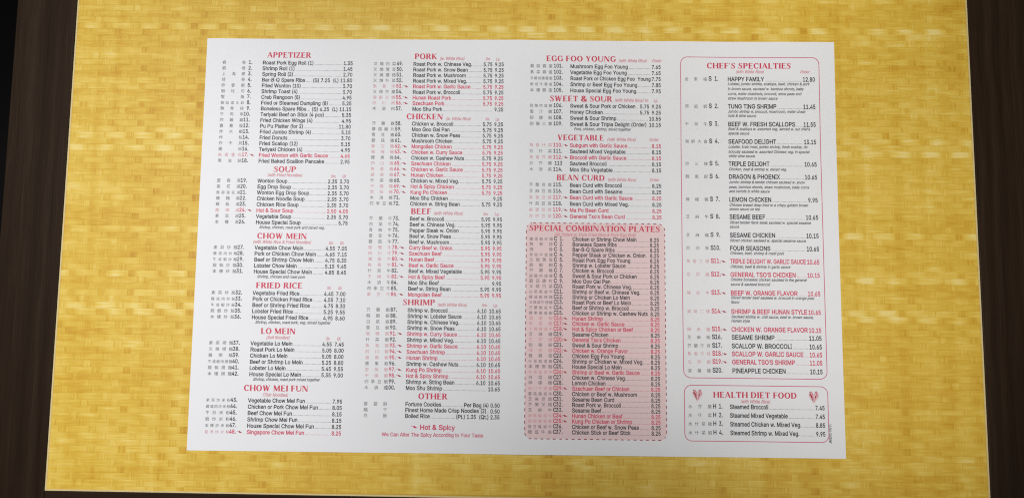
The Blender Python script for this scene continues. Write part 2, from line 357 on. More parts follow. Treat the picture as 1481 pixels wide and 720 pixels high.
# ------------------------------------------------------------------ lettering outlines (cap height 1 for the two alphabets)
# numbers are x,y pairs in thousandths (alphabet) or 1/250 (Chinese characters)
LATIN = {
 '&': (880,[[318,-50,198,-14,105,55,46,150,26,261,39,352,80,428,139,492,447,733,469,768,471,815,454,845,421,862,363,860,321,827,316,749,333,712,914,-25,696,-41,178,585,119,698,107,783,123,879,170,960,245,1017,340,1047,447,1047,541,1017,615,961,662,884,678,795,669,726,643,665,555,564,294,367,251,320,234,280,240,213,263,177,324,140,379,133,445,142,507,171,585,244,622,313,642,395,647,482,844,482,840,377,819,270,783,189,645,27,547,-26,440,-52]]),
 "'": (405,[[113,583,95,1041,309,1041,292,583]]),
 '(': (537,[[136,483,157,644,195,804,248,954,323,1101,526,1100,440,902,358,609,341,471,341,349,387,111,526,-228,322,-230,258,-109,179,96,139,303]]),
 ')': (537,[[11,-228,152,114,196,350,196,471,164,681,123,829,11,1099,214,1101,289,954,342,804,380,643,401,483,398,302,357,93,278,-111,215,-230]]),
 ',': (369,[[26,-276,98,181,323,181,197,-276]]),
 '-': (891,[[704,522,704,328,183,328,183,522]]),
 '.': (369,[[153,-46,122,-33,73,15,60,46,60,115,73,147,122,195,153,208,222,208,253,195,302,146,315,115,315,46,302,15,253,-33,222,-46]]),
 '/': (490,[[516,1088,171,-192,-26,-192,319,1088]]),
 '0': (891,[[367,-47,294,-24,230,14,175,67,96,209,57,393,57,606,97,790,176,932,231,985,295,1024,367,1047,524,1047,596,1024,660,985,715,932,794,790,833,606,833,393,794,209,715,67,661,14,597,-24,525,-47],[482,143,514,155,568,205,609,295,632,422,632,577,609,706,568,795,514,845,482,858,409,858,377,845,323,795,282,705,259,577,259,422,282,295,323,205,377,155,409,143]]),
 '1': (891,[[109,-41,109,149,810,149,810,-41],[584,1041,584,-41,376,-41,376,840,425,840,141,648,128,860,376,1041]]),
 '2': (891,[[84,-41,84,110,522,581,581,682,580,781,539,833,495,854,440,862,382,853,323,813,299,770,288,670,84,670,108,836,169,939,262,1012,378,1050,506,1050,621,1013,711,942,770,846,785,791,788,691,768,610,724,527,655,436,341,102,341,153,806,153,806,-41]]),
 '3': (891,[[428,-55,302,-39,191,9,105,88,54,195,38,300,249,300,281,197,317,166,367,146,496,147,548,171,584,206,603,254,603,313,570,387,522,422,446,442,267,445,267,603,524,897,524,847,96,847,96,1041,774,1041,774,890,398,501,374,608,488,611,623,580,726,508,764,460,808,347,808,221,763,107,679,19,564,-36]]),
 '4': (891,[[37,166,37,323,462,1041,670,1034,255,315,255,361,853,361,853,166],[512,-41,512,665,715,665,715,-41]]),
 '5': (891,[[435,-55,312,-37,207,15,129,95,84,198,70,298,275,298,293,218,319,183,382,147,435,139,495,150,545,179,581,225,600,284,600,354,580,415,543,462,492,492,428,503,317,478,264,440,87,460,152,1041,761,1041,761,847,333,847,309,634,254,634,373,688,451,697,548,685,674,621,738,553,798,422,810,320,788,188,761,128,680,31,568,-33]]),
 '6': (891,[[378,-50,259,-7,165,74,104,186,88,250,87,373,118,485,186,615,474,1041,689,1030,318,472,226,478,261,554,318,614,399,651,462,659,586,640,641,615,730,540,787,435,801,374,801,242,759,122,681,28,573,-34,511,-50],[502,146,547,175,581,219,600,276,600,343,581,400,548,443,475,478,387,471,341,443,308,401,289,345,289,277,308,219,342,175,415,139]]),
 '7': (891,[[129,-38,594,891,594,847,81,847,81,1041,809,1041,809,872,350,-41]]),
 '8': (891,[[375,-50,249,-15,149,53,83,149,61,265,74,358,140,476,210,531,259,552,259,496,187,537,148,581,102,688,102,804,143,907,219,986,323,1038,382,1051,507,1051,566,1038,669,986,745,907,787,805,786,688,740,581,702,538,632,496,632,552,680,531,749,476,816,359,829,265,807,149,740,53,640,-15,515,-50],[482,140,543,156,585,185,611,223,618,301,583,368,538,401,479,419,410,419,351,401,306,368,271,301,277,223,303,185,346,156,407,140],[473,612,539,639,568,671,584,713,584,763,569,804,541,835,474,861,390,855,348,835,320,804,305,763,305,713,320,671,348,639,391,618]]),
 '9': (891,[[511,1050,631,1007,725,926,785,814,801,750,802,627,771,515,703,385,416,-41,200,-30,571,528,664,522,628,446,571,386,491,349,428,341,304,360,201,418,160,459,102,564,88,626,89,758,130,878,209,972,317,1034,378,1050],[415,861,342,825,308,781,290,724,290,657,308,600,342,557,415,522,502,529,548,557,582,599,600,656,600,723,581,781,548,825,502,854]]),
 'A': (943,[[-27,-41,367,1041,572,1041,969,-41,747,-41,512,621,401,982,537,982,458,717,196,-41],[175,238,175,432,768,432,768,238]]),
 'B': (897,[[77,-41,77,1041,545,1037,665,1001,753,933,807,841,824,735,812,647,752,551,660,495,660,551,771,491,827,419,859,323,858,212,822,110,790,65,695,-2,563,-37],[286,153,545,158,621,189,653,238,649,318,623,360,581,392,524,410,286,412],[286,602,497,604,569,632,611,684,615,763,586,812,523,842,286,847]]),
 'C': (1003,[[525,-55,435,-47,351,-24,273,14,205,66,147,131,100,208,65,296,45,393,45,606,65,703,100,791,147,868,205,933,273,986,351,1024,435,1047,525,1055,631,1044,730,1012,854,925,916,843,958,746,981,643,771,643,731,753,698,792,633,834,526,855,426,837,344,784,283,697,249,575,249,424,283,302,345,215,427,163,526,145,633,166,698,208,731,247,771,357,981,357,958,255,917,157,854,76,730,-11,632,-44]]),
 'D': (987,[[147,-41,147,153,493,158,553,172,646,225,707,310,739,430,739,573,708,691,648,776,559,828,501,842,142,847,142,1041,542,1034,632,1013,714,976,784,926,843,863,889,787,942,606,942,397,922,301,889,215,842,139,782,75,710,24,626,-12,533,-34],[286,1041,286,-41,77,-41,77,1041]]),
 'E': (823,[[77,-41,77,1041,774,1041,774,847,286,847,286,603,740,603,740,408,286,408,286,153,779,153,779,-41]]),
 'F': (806,[[77,-41,77,1041,767,1041,767,847,286,847,286,588,722,588,722,394,286,394,286,-41]]),
 'G': (1023,[[528,-55,436,-47,350,-24,272,14,203,67,145,132,99,209,65,297,44,394,44,606,65,703,99,791,145,868,202,933,271,986,348,1024,431,1047,520,1055,631,1043,777,985,856,920,918,840,960,745,985,644,773,644,727,750,654,821,607,842,471,850,382,815,344,785,283,698,249,575,249,424,283,302,345,216,428,163,528,145,619,159,691,199,743,262,770,347,778,447,866,390,514,350,514,544,981,544,975,308,922,158,824,43,689,-30]]),
 'H': (1016,[[77,-41,77,1041,286,1041,286,609,730,609,730,1041,939,1041,939,-41,730,-41,730,414,286,414,286,-41]]),
 'I': (591,[[20,-41,20,153,191,153,191,847,20,847,20,1041,571,1041,571,847,400,847,400,153,571,153,571,-41]]),
 'J': (779,[[364,-55,272,-45,190,-16,120,34,66,103,34,188,24,381,233,381,238,238,269,175,325,144,402,144,457,175,488,238,493,1041,702,1041,702,284,692,188,661,103,607,34,537,-16,455,-45]]),
 'K': (917,[[187,239,164,439,336,651,697,1041,932,1022,471,499],[77,-41,77,1041,286,1041,286,-41],[710,-41,317,511,450,676,938,-29]]),
 'L': (773,[[77,-41,77,1041,286,1041,286,153,751,153,751,-41]]),
 'M': (1235,[[77,-41,77,1041,326,1041,590,366,687,55,548,55,641,346,908,1041,1157,1041,1157,-41,950,-41,956,940,1064,940,941,575,700,-41,534,-41,290,574,162,940,274,940,281,-41]]),
 'N': (1029,[[77,-41,77,1041,290,1041,734,342,875,76,759,58,746,211,743,1041,952,1041,952,-41,738,-41,362,549,146,921,273,939,287,572,287,-41]]),
 'O': (1048,[[435,-47,351,-24,274,14,205,66,147,131,100,208,65,296,45,393,45,606,65,703,100,791,147,868,205,933,274,986,351,1024,435,1047,615,1047,699,1024,776,986,844,933,902,868,949,791,983,703,1004,606,1004,393,983,296,949,208,902,131,844,66,776,14,699,-24,615,-47],[575,150,665,184,704,214,765,301,800,424,800,576,765,699,704,786,665,816,575,850,474,850,384,815,345,785,284,698,249,575,249,424,284,301,345,215,384,185,474,150]]),
 'P': (874,[[77,-41,77,1041,541,1036,673,994,769,915,803,864,840,747,840,619,803,503,769,451,673,371,541,329,173,324,173,518,500,521,564,540,604,573,634,651,634,716,604,792,564,826,500,845,286,847,286,-41]]),
 'Q': (1048,[[427,340,635,354,976,-121,767,-135],[435,-47,351,-24,274,14,205,66,147,131,100,208,65,296,45,393,45,606,65,703,100,791,147,868,205,933,274,986,351,1024,435,1047,615,1047,699,1024,776,986,844,933,902,868,949,791,983,703,1004,606,1004,393,983,296,949,208,902,131,844,66,776,14,699,-24,615,-47],[575,150,665,184,704,214,765,301,800,424,800,576,765,699,704,786,665,816,575,850,474,850,384,815,345,785,284,698,249,575,249,424,284,301,345,215,384,185,474,150]]),
 'R': (883,[[77,-41,77,1041,542,1037,674,997,770,921,804,871,842,756,842,628,804,513,770,464,673,390,541,352,148,347,148,543,503,545,567,562,607,591,635,661,635,724,606,796,566,827,502,845,286,847,286,-41],[669,-41,392,487,620,492,901,-36]]),
 'S': (878,[[365,-55,234,-20,131,49,92,94,43,204,27,310,240,310,252,243,275,199,315,166,440,138,514,146,574,171,628,227,638,274,630,311,588,352,268,458,140,539,96,594,69,659,61,732,84,852,152,949,253,1016,378,1051,515,1051,580,1038,692,986,775,906,822,802,835,702,631,702,596,802,535,844,442,860,345,842,302,815,276,780,268,738,277,699,325,655,628,556,761,474,830,368,844,272,822,155,756,55,709,15,589,-40,518,-54]]),
 'T': (882,[[21,847,21,1041,861,1041,861,847,546,847,546,-41,337,-41,337,847]]),
 'U': (1017,[[427,-52,284,-7,172,80,101,199,83,267,77,1041,286,1041,289,311,333,214,387,170,463,146,555,146,630,170,684,214,727,311,731,1041,940,1041,934,267,916,199,845,80,734,-7,590,-52]]),
 'V': (943,[[372,-41,-27,1041,195,1041,430,381,543,19,406,19,486,284,746,1041,969,1041,575,-41]]),
 'W': (1349,[[273,-41,-22,1041,194,1041,393,261,437,37,322,37,392,363,570,1041,778,1041,956,363,1027,37,910,37,987,395,1154,1041,1370,1041,1074,-41,864,-41,672,668,612,975,736,975,677,672,485,-41]]),
 'X': (932,[[-21,-29,439,599,439,425,1,1030,227,1041,436,732,539,537,396,537,500,732,713,1041,934,1030,496,431,497,603,953,-30,729,-41,480,323,392,491,541,491,453,324,201,-41]]),
 'Y': (927,[[359,-41,359,398,-26,1032,202,1041,455,628,552,412,379,412,457,595,726,1041,953,1032,568,398,568,-41]]),
 'Z': (862,[[41,-41,41,104,614,931,681,999,741,855,38,847,38,1041,821,1041,821,895,248,71,180,1,121,145,827,153,827,-41]]),
 'a': (765,[[314,-58,214,-45,126,-4,59,65,23,159,22,259,49,338,100,395,237,454,500,497,494,548,453,596,356,607,274,575,219,489,23,547,93,677,165,739,249,777,412,796,515,776,617,718,670,649,700,552,703,-41,502,-41,502,61,559,61,500,-2,401,-49],[335,131,402,140,468,184,498,248,503,311,325,285,235,246,223,190,255,149]]),
 'b': (834,[[452,-58,359,-45,261,11,210,74,261,74,261,-41,62,-41,62,1041,265,1041,265,669,210,669,260,729,357,785,451,797,580,773,688,703,764,593,804,451,804,291,765,149,689,38,581,-33],[468,137,547,184,582,244,601,326,601,419,583,498,548,558,469,604,367,595,319,559,284,502,265,421,265,324,285,241,320,182,368,146]]),
 'c': (778,[[407,-57,269,-33,154,38,73,149,31,289,31,449,73,590,154,701,269,773,407,797,558,769,652,711,702,657,764,515,568,465,544,533,493,586,447,603,338,593,287,554,252,493,233,413,233,325,267,213,311,162,369,136,447,136,494,154,529,184,571,280,767,231,705,86,655,31,594,-12,487,-50]]),
 'd': (834,[[383,-57,254,-33,146,38,70,149,31,291,31,451,70,593,147,703,255,773,384,797,478,785,574,729,625,669,569,669,569,1041,772,1041,772,-41,573,-41,573,74,626,74,573,11,477,-45],[467,146,515,182,550,241,569,324,569,421,550,502,516,559,467,595,366,604,286,558,252,498,233,419,233,326,252,244,287,184,367,137]]),
 'e': (794,[[416,-57,271,-34,154,38,72,149,31,289,31,446,71,587,151,699,264,772,331,791,448,795,579,756,690,662,741,569,768,450,771,292,106,292,106,476,702,446,578,336,558,478,532,541,492,583,438,605,368,605,311,582,267,539,232,449,233,302,254,227,293,175,347,143,418,132,502,150,532,172,577,256,773,207,718,84,654,17,523,-45]]),
 'f': (499,[[490,787,490,602,-29,602,-29,787],[117,-41,121,896,133,939,180,1011,248,1057,327,1080,422,1080,528,1050,475,870,384,890,343,883,322,848,320,-41]]),
 'g': (836,[[407,-337,298,-327,168,-274,82,-188,42,-121,212,-26,283,-114,343,-143,406,-150,496,-134,551,-90,565,-57,571,93,624,93,572,32,476,-21,383,-32,257,-10,149,55,71,159,31,296,31,455,71,594,148,703,256,773,385,797,478,785,576,730,627,668,574,668,574,787,774,787,768,-86,723,-200,639,-279,530,-323],[469,169,517,201,551,254,570,331,570,425,552,503,517,560,469,595,367,604,287,558,252,500,233,423,233,333,252,257,287,203,366,161]]),
 'h': (806,[[265,-41,62,-41,62,1041,265,1041,265,524,139,524,191,647,228,703,328,774,447,797,553,781,643,732,707,649,739,538,743,-41,541,-41,536,508,524,543,482,589,412,606,359,597,316,574,285,536,267,481]]),
 'i': (328,[[62,-41,62,787,265,787,265,-41],[133,833,103,844,57,888,44,918,44,982,56,1011,103,1056,133,1067,197,1067,226,1056,273,1011,286,982,286,918,273,888,226,844,197,833]]),
 'j': (328,[[62,787,265,787,262,-108,237,-196,184,-265,147,-290,58,-319,-61,-322,-61,-129,39,-122,60,-84],[132,833,102,844,56,888,43,918,43,982,56,1011,102,1056,132,1067,196,1067,226,1056,272,1011,285,982,285,918,272,888,226,844,196,833]]),
 'k': (748,[[194,218,175,457,220,457,542,787,757,766,379,351,365,351],[62,-41,62,1041,265,1041,265,-41],[558,-41,235,368,380,512,786,-26]]),
 'l': (372,[[272,-46,159,-22,115,11,67,107,62,1041,265,1041,271,146,366,155,404,-27]]),
 'm': (1199,[[62,-41,62,787,261,787,262,539,154,539,185,634,229,706,287,759,393,798,492,794,547,774,593,739,656,644,685,538,557,538,587,630,631,702,695,755,772,789,859,800,953,786,1037,741,1099,666,1132,562,1136,-41,933,-41,929,538,902,583,853,605,775,601,726,567,702,510,700,-41,498,-41,494,539,448,596,391,608,312,581,283,548,267,500,265,-41]]),
 'n': (805,[[265,-41,62,-41,62,787,261,787,262,524,139,524,191,647,228,703,328,774,447,797,553,781,642,732,706,649,739,538,743,-41,541,-41,536,508,524,543,482,589,412,606,359,597,316,574,285,536,267,481]]),
 'o': (816,[[335,-52,269,-33,154,38,73,149,31,289,31,449,73,590,154,701,269,773,335,791,480,791,548,773,663,701,744,590,785,449,785,289,744,149,663,38,548,-33,480,-52],[447,136,506,163,549,213,584,325,584,413,549,526,506,577,446,603,338,593,287,554,252,493,233,413,233,325,267,213,311,162,369,136]]),
 'p': (834,[[62,-322,62,787,261,787,261,669,210,669,260,729,357,785,451,797,580,773,688,703,764,593,804,451,804,291,765,149,689,38,581,-33,452,-58,359,-45,262,11,210,74,265,74,265,-322],[468,137,547,184,582,244,601,326,601,419,583,498,548,558,469,604,367,595,319,559,284,502,265,421,265,324,285,241,320,182,368,146]]),
 'r': (509,[[62,-41,62,787,261,787,261,672,201,672,239,726,320,779,368,793,520,794,520,586,434,598,354,591,312,569,283,536,267,492,265,-41]]),
 's': (718,[[358,-57,253,-46,162,-12,90,47,42,129,18,217,212,257,235,190,267,153,321,133,431,143,474,172,485,203,457,247,216,315,112,380,78,426,50,538,70,634,126,712,209,766,312,794,421,794,515,770,590,724,663,621,691,540,502,497,450,589,405,609,305,601,266,574,255,544,262,520,287,499,528,431,632,366,666,320,693,210,673,112,648,68,574,0,475,-43]]),
 't': (447,[[442,787,442,602,-29,602,-29,787],[86,967,289,967,291,169,303,145,429,152,467,-26,382,-46,263,-43,203,-23,152,12,115,59,93,117]]),
 'u': (806,[[359,-51,253,-36,163,14,99,97,66,208,62,787,265,787,269,238,281,203,324,156,394,140,447,148,490,172,521,210,538,265,541,787,743,787,743,-41,545,-41,545,222,666,222,614,98,576,42,476,-29]]),
 'v': (765,[[291,-41,-26,787,195,787,380,273,459,0,306,0,386,273,570,787,790,787,473,-41]]),
 'w': (1115,[[240,-41,-11,787,202,787,342,278,395,40,273,40,325,274,464,787,654,787,790,276,841,40,718,40,912,787,1126,787,875,-41,693,-41,491,705,624,705,422,-41]]),
 'x': (744,[[-16,-30,349,467,348,297,0,776,219,787,466,372,286,372,400,587,531,787,748,776,398,293,398,460,760,-29,541,-41,396,181,281,389,461,390,349,181,202,-41]]),
 'y': (765,[[43,-302,91,-121,206,-131,226,-117,276,-3,-26,787,195,787,380,273,460,0,306,0,371,227,571,787,790,787,402,-205,323,-287,256,-317,181,-327]]),
 'z': (748,[[41,-41,41,104,458,642,458,594,53,594,53,787,695,787,695,636,289,104,289,152,707,152,707,-41]]),
 ' ': (369,[]),
}
HAN = {
 '三': [[11,65,11,58,77,58,77,65],[16,36,16,30,70,30,70,36],[6,6,6,-1,82,-1,82,6]],
 '上': [[37,72,37,4,4,4,4,-3,83,-3,83,4,44,4,44,39,77,39,77,45,44,45,44,72]],
 '串': [[40,26,40,13,16,13,16,26],[13,63,13,40,40,40,40,32,9,32,9,4,16,4,16,8,40,8,40,-7,47,-7,47,8,72,8,72,4,79,4,79,32,47,32,47,40,75,40,75,63,47,63,47,74,40,74,40,63],[47,26,72,26,72,13,47,13],[19,58,40,58,40,45,19,45],[47,58,68,58,68,45,47,45]],
 '二': [[12,61,12,54,75,54,75,61],[5,9,5,2,83,2,83,9]],
 '什': [[25,73,3,38,7,31,17,43,17,-7,23,-7,23,53,32,71],[53,73,53,43,29,43,29,37,53,37,53,-7,60,-7,60,37,84,37,84,43,60,43,60,73]],
 '保': [[40,64,72,64,72,47,40,47],[33,69,33,41,52,41,52,31,27,31,27,25,48,25,24,2,29,-3,52,20,52,-7,59,-7,59,21,81,-3,86,2,63,25,84,25,84,31,59,31,59,41,79,41,79,69],[24,73,2,39,6,32,15,43,15,-7,21,-7,21,53,30,71]],
 '全': [[43,74,25,55,2,40,7,35,17,41,17,35,40,35,40,22,18,22,18,16,40,16,40,1,7,1,7,-5,81,-5,81,1,47,1,47,16,71,16,71,22,47,22,47,35,71,35,71,41,81,35,86,40,47,70,49,72],[18,41,44,65,71,41]],
 '包': [[27,74,3,44,8,39,24,55,70,55,66,20,55,19,56,13,70,14,75,28,77,62,28,62,33,72],[24,41,47,41,47,26,24,26],[17,46,17,7,21,-3,68,-5,80,-2,84,10,78,12,75,3,26,2,24,20,53,20,53,46]],
 '南': [[28,40,33,30,39,32,33,42],[40,74,40,65,5,65,5,59,40,59,40,49,10,49,10,-7,17,-7,17,43,71,43,71,1,57,-1,59,-7,77,-4,78,49,47,49,47,59,82,59,82,65,47,65,47,74],[54,42,48,30,23,30,23,24,40,24,40,15,21,15,21,10,40,10,40,-5,47,-5,47,10,66,10,66,15,47,15,47,24,65,24,65,30,54,30,60,40]],
 '卷': [[25,28,33,37,53,37,61,28],[64,71,56,59,45,59,49,73,42,74,38,59,27,59,31,61,23,72,18,69,25,59,11,59,11,53,36,53,30,43,5,43,5,37,25,37,3,22,7,17,22,27,25,-4,61,-6,71,-3,74,8,68,11,67,2,30,1,29,23,55,23,53,14,40,13,42,8,59,10,62,28,81,17,85,22,61,37,82,37,82,43,38,43,43,53,76,53,76,59,63,59,70,69]],
 '叉': [[34,51,48,36,53,40,39,54],[8,65,8,59,15,59,25,36,39,17,3,-1,7,-7,44,12,80,-5,84,1,49,17,65,37,76,63],[21,59,67,59,58,38,44,21,31,38]],
 '古': [[14,32,14,-7,21,-7,21,-2,67,-2,67,-7,74,-7,74,32,47,32,47,51,83,51,83,58,47,58,47,74,40,74,40,58,5,58,5,51,40,51,40,32],[21,4,21,26,67,26,67,4]],
 '司': [[8,52,8,47,61,47,61,52],[8,68,8,62,71,62,71,3,55,1,57,-6,77,-2,78,68],[20,31,49,31,49,15,20,15],[14,37,14,3,20,3,20,9,55,9,55,37]],
 '吐': [[35,46,35,39,54,39,54,3,29,3,29,-3,84,-3,84,3,61,3,61,39,81,39,81,46,61,46,61,72,54,72,54,46],[6,65,6,8,13,8,13,15,30,15,30,65],[13,59,24,59,24,21,13,21]],
 '吞': [[10,69,10,63,38,63,33,49,5,49,5,43,29,43,3,21,7,15,18,22,18,-7,25,-7,25,-3,63,-3,63,-7,70,-7,70,22,82,16,85,23,69,31,58,43,83,43,83,49,40,49,45,63,78,63,78,69],[25,3,25,22,63,22,63,3],[25,28,37,43,51,43,63,28]],
 '咖': [[37,73,37,56,29,56,29,50,37,50,33,19,22,-3,27,-7,39,17,42,50,50,50,46,2,37,1,38,-5,49,-4,54,12,56,56,42,56,43,73],[59,63,59,-4,65,-4,65,4,76,4,76,-3,81,-3,81,63],[65,9,65,57,76,57,76,9],[7,67,7,6,12,6,12,15,26,15,26,67],[12,62,21,62,21,20,12,20]],
 '喱': [[32,69,31,17,24,-3,28,-7,37,15,38,63,84,63,84,69],[6,64,6,10,12,10,12,18,27,18,27,64],[12,58,21,58,21,24,12,24],[49,38,59,38,59,30,49,30],[64,38,74,38,74,30,64,30],[49,51,59,51,59,43,49,43],[64,51,74,51,74,43,64,43],[39,2,39,-3,84,-3,84,2,65,2,65,12,81,12,81,17,65,17,65,25,80,25,80,56,44,56,44,25,58,25,58,17,43,17,43,12,58,12,58,2]],
 '四': [[8,66,8,-4,14,-4,14,3,73,3,73,-3,80,-3,80,66],[14,9,14,60,31,60,28,34,15,21,19,15,34,31,37,60,49,60,51,25,72,23,71,29,58,28,56,60,73,60,73,9]],
 '大': [[40,73,39,48,5,48,5,42,38,42,28,17,4,-1,9,-7,33,12,44,37,58,10,79,-7,84,-1,62,16,49,42,82,42,82,48,46,48,47,73]],
 '婆': [[4,57,18,50,21,54,7,61],[9,69,23,62,26,66,13,73],[5,32,9,28,24,45,21,49],[52,74,52,67,31,67,29,45,20,32,25,28,36,49,51,38,35,34,37,29,57,35,80,28,84,34,63,38,77,53,58,54,58,62,74,62,71,57,77,56,82,66,58,67,58,74],[37,62,52,62,52,54,37,54],[46,49,68,49,57,41],[60,18,47,7,28,11,35,18],[17,8,39,4,4,-1,7,-7,48,1,76,-7,83,-3,56,5,67,18,82,18,82,23,39,23,42,27,36,29,32,23,5,23,5,18,27,18]],
 '季': [[41,22,41,17,5,17,5,11,41,11,41,1,25,-1,28,-7,46,-4,47,11,83,11,83,17,47,17,67,29,63,33,20,33,20,27,53,27],[68,73,11,68,12,62,40,64,40,55,5,55,5,50,33,50,3,33,8,28,40,49,40,35,47,35,47,49,80,28,84,33,54,50,83,50,83,55,47,55,47,64,73,68]],
 '宗': [[20,48,20,42,67,42,67,48],[21,19,4,1,9,-3,27,17],[60,16,77,-3,82,0,65,19],[38,73,42,65,7,65,7,46,13,46,13,58,74,58,74,46,81,46,81,65,49,65,44,75],[6,32,6,26,40,26,40,1,27,0,29,-7,46,-3,47,26,82,26,82,32]],
 '宮': [[27,46,60,46,60,35,27,35],[15,21,15,-7,21,-7,21,-3,67,-3,67,-6,74,-6,74,21,43,21,47,29,66,29,66,52,21,52,21,29,39,29,36,21],[21,3,21,16,67,16,67,3],[37,72,41,65,7,65,7,45,14,45,14,59,74,59,74,45,81,45,81,65,48,65,44,74]],
 '家': [[37,72,40,66,7,66,7,48,14,48,14,60,74,60,74,48,81,48,81,66,48,66,44,74],[69,42,50,27,41,41,47,46,69,46,69,51,18,51,18,46,38,46,7,33,11,28,36,38,40,33,7,18,10,13,43,28,45,22,5,3,9,-3,46,16,46,6,40,-1,29,0,31,-7,48,-4,53,6,52,22,56,25,66,8,80,-3,85,2,70,12,61,28,75,38]],
 '寶': [[23,21,66,21,66,17,23,17],[23,13,66,13,66,9,23,9],[23,29,66,29,66,25,23,25],[39,73,41,68,6,68,6,55,23,53,23,49,13,49,13,45,23,45,23,41,8,40,8,35,41,38,41,42,29,41,29,45,39,45,39,49,29,49,29,53,41,53,41,58,12,58,12,62,75,62,75,55,81,55,81,68,48,68,45,74],[45,44,45,36,76,36,76,44,71,44,71,40,63,40,63,46,79,46,79,49,63,49,63,53,75,53,75,57,53,57,55,61,50,61,42,52,45,49,42,49,42,46,58,46,58,40,50,40,50,44],[47,49,58,53,58,49],[50,2,77,-7,82,-3,58,5,73,5,73,33,16,33,16,5,30,5,5,-2,9,-7,37,2,33,5,53,5]],
 '川': [[14,69,12,17,2,-3,8,-8,19,14,21,69],[42,65,42,1,48,1,48,65],[71,69,71,-7,78,-7,78,69]],
 '左': [[32,74,29,58,6,58,6,51,28,51,18,25,2,3,7,-2,29,34,29,28,49,28,49,2,20,2,20,-4,83,-4,83,2,56,2,56,28,79,28,79,35,30,35,35,51,81,51,81,58,36,58,39,73]],
 '干': [[5,38,5,31,40,31,40,-7,47,-7,47,31,83,31,83,38,47,38,47,61,79,61,79,67,9,67,9,61,40,61,40,38]],
 '庭': [[23,26,36,29,30,13,26,24,21,22,27,8,15,-3,19,-7,31,3,43,-4,82,-6,84,0,46,2,34,8,43,33,31,34,42,51,20,53,20,47,34,47,21,31],[76,55,45,49,47,44,60,46,60,34,47,34,47,29,60,29,60,15,44,15,44,9,82,9,82,15,66,15,66,29,80,29,80,34,66,34,66,47,79,50],[43,73,46,65,10,65,9,18,3,-3,9,-7,15,16,16,60,83,60,83,65,53,65,49,74]],
 '或': [[61,69,76,60,80,64,64,73],[5,6,7,-1,45,7,44,14],[17,40,35,40,35,24,17,24],[11,45,11,19,41,19,41,45],[6,60,6,53,49,53,55,15,34,-2,39,-7,58,8,65,-3,74,-7,81,-3,84,12,78,16,74,0,63,14,79,45,72,47,61,22,56,53,82,53,82,60,56,60,55,73,48,73,49,60]],
 '排': [[16,74,16,56,5,56,5,50,16,50,16,30,4,27,5,21,16,24,16,1,6,0,8,-6,22,-3,22,26,33,29,32,35,22,32,22,50,32,50,32,56,22,56,22,74],[33,22,33,16,48,16,48,-7,55,-7,55,73,48,73,48,59,35,59,35,53,48,53,48,40,35,40,35,34,48,34,48,22],[63,73,63,-7,69,-7,69,16,84,16,84,22,69,22,69,34,82,34,82,40,69,40,69,53,83,53,83,59,69,59,69,73]],
 '撈': [[35,67,30,57,34,55,39,66],[61,68,57,57,60,55,65,67],[53,68,48,58,52,57,57,66],[80,68,74,58,78,56,85,66],[32,40,32,26,38,26,38,34,76,34,76,26,82,26,82,40],[43,74,40,55,30,44,33,41,44,51,52,43,56,47,46,56,48,74],[69,74,66,55,55,45,58,41,70,51,81,41,85,45,72,56,75,74],[52,32,52,23,32,23,32,17,51,17,44,5,29,-2,32,-7,49,2,57,17,73,17,70,-1,57,-1,59,-7,72,-6,78,3,80,23,58,23,58,32],[15,73,15,56,4,56,4,50,15,50,15,32,2,28,4,22,15,25,15,1,5,-1,7,-7,20,-4,21,27,30,30,29,36,21,34,21,50,30,50,30,56,21,56,21,73]],
 '星': [[21,52,66,52,66,44,21,44],[21,65,66,65,66,57,21,57],[15,70,15,39,73,39,73,70],[20,39,4,19,10,14,19,24,40,24,40,16,16,16,16,11,40,11,40,1,6,1,6,-5,82,-5,82,1,47,1,47,11,73,11,73,16,47,16,47,24,77,24,77,30,47,30,47,37,40,37,40,30,23,30,27,37]],
 '春': [[39,74,38,66,9,66,9,61,37,61,35,54,12,54,12,49,33,49,29,42,5,42,5,36,25,36,3,19,8,14,21,23,21,-7,28,-7,28,-3,60,-3,60,-7,67,-7,67,23,80,14,85,20,62,36,83,36,83,42,37,42,40,49,75,49,75,54,42,54,44,61,78,61,78,66,45,66,46,73],[33,36,55,36,60,29,28,29],[28,11,60,11,60,2,28,2],[28,16,28,24,60,24,60,16]],
 '會': [[14,48,14,26,73,26,73,48],[25,41,30,31,35,33,30,43],[57,43,52,33,56,31,62,41],[20,44,41,44,41,31,20,31],[46,44,67,44,67,31,46,31],[43,74,26,60,3,51,7,46,29,53,59,53,59,56,81,47,85,52,64,59],[33,58,44,66,56,58],[26,7,62,7,62,1,26,1],[26,11,26,17,62,17,62,11],[19,22,19,-7,26,-7,26,-4,62,-4,62,-7,69,-7,69,22]],
 '木': [[40,73,40,52,6,52,6,45,37,45,22,24,2,8,7,2,25,18,40,38,40,-7,47,-7,47,38,62,18,80,3,85,8,66,24,50,45,82,45,82,52,47,52,47,73]],
 '本': [[40,73,40,55,6,55,6,48,32,48,20,27,3,12,8,7,26,24,40,48,40,16,20,16,20,9,40,9,40,-7,47,-7,47,9,68,9,68,16,47,16,47,48,61,24,79,7,84,13,68,28,55,48,82,48,82,55,47,55,47,73]],
 '果': [[14,69,14,34,40,34,40,27,5,27,5,21,35,21,3,1,8,-4,40,18,40,-7,47,-7,47,19,80,-4,84,2,53,21,82,21,82,27,47,27,47,34,74,34,74,69],[21,49,40,49,40,40,21,40],[47,49,67,49,67,40,47,40],[21,64,40,64,40,55,21,55],[47,64,67,64,67,55,47,55]],
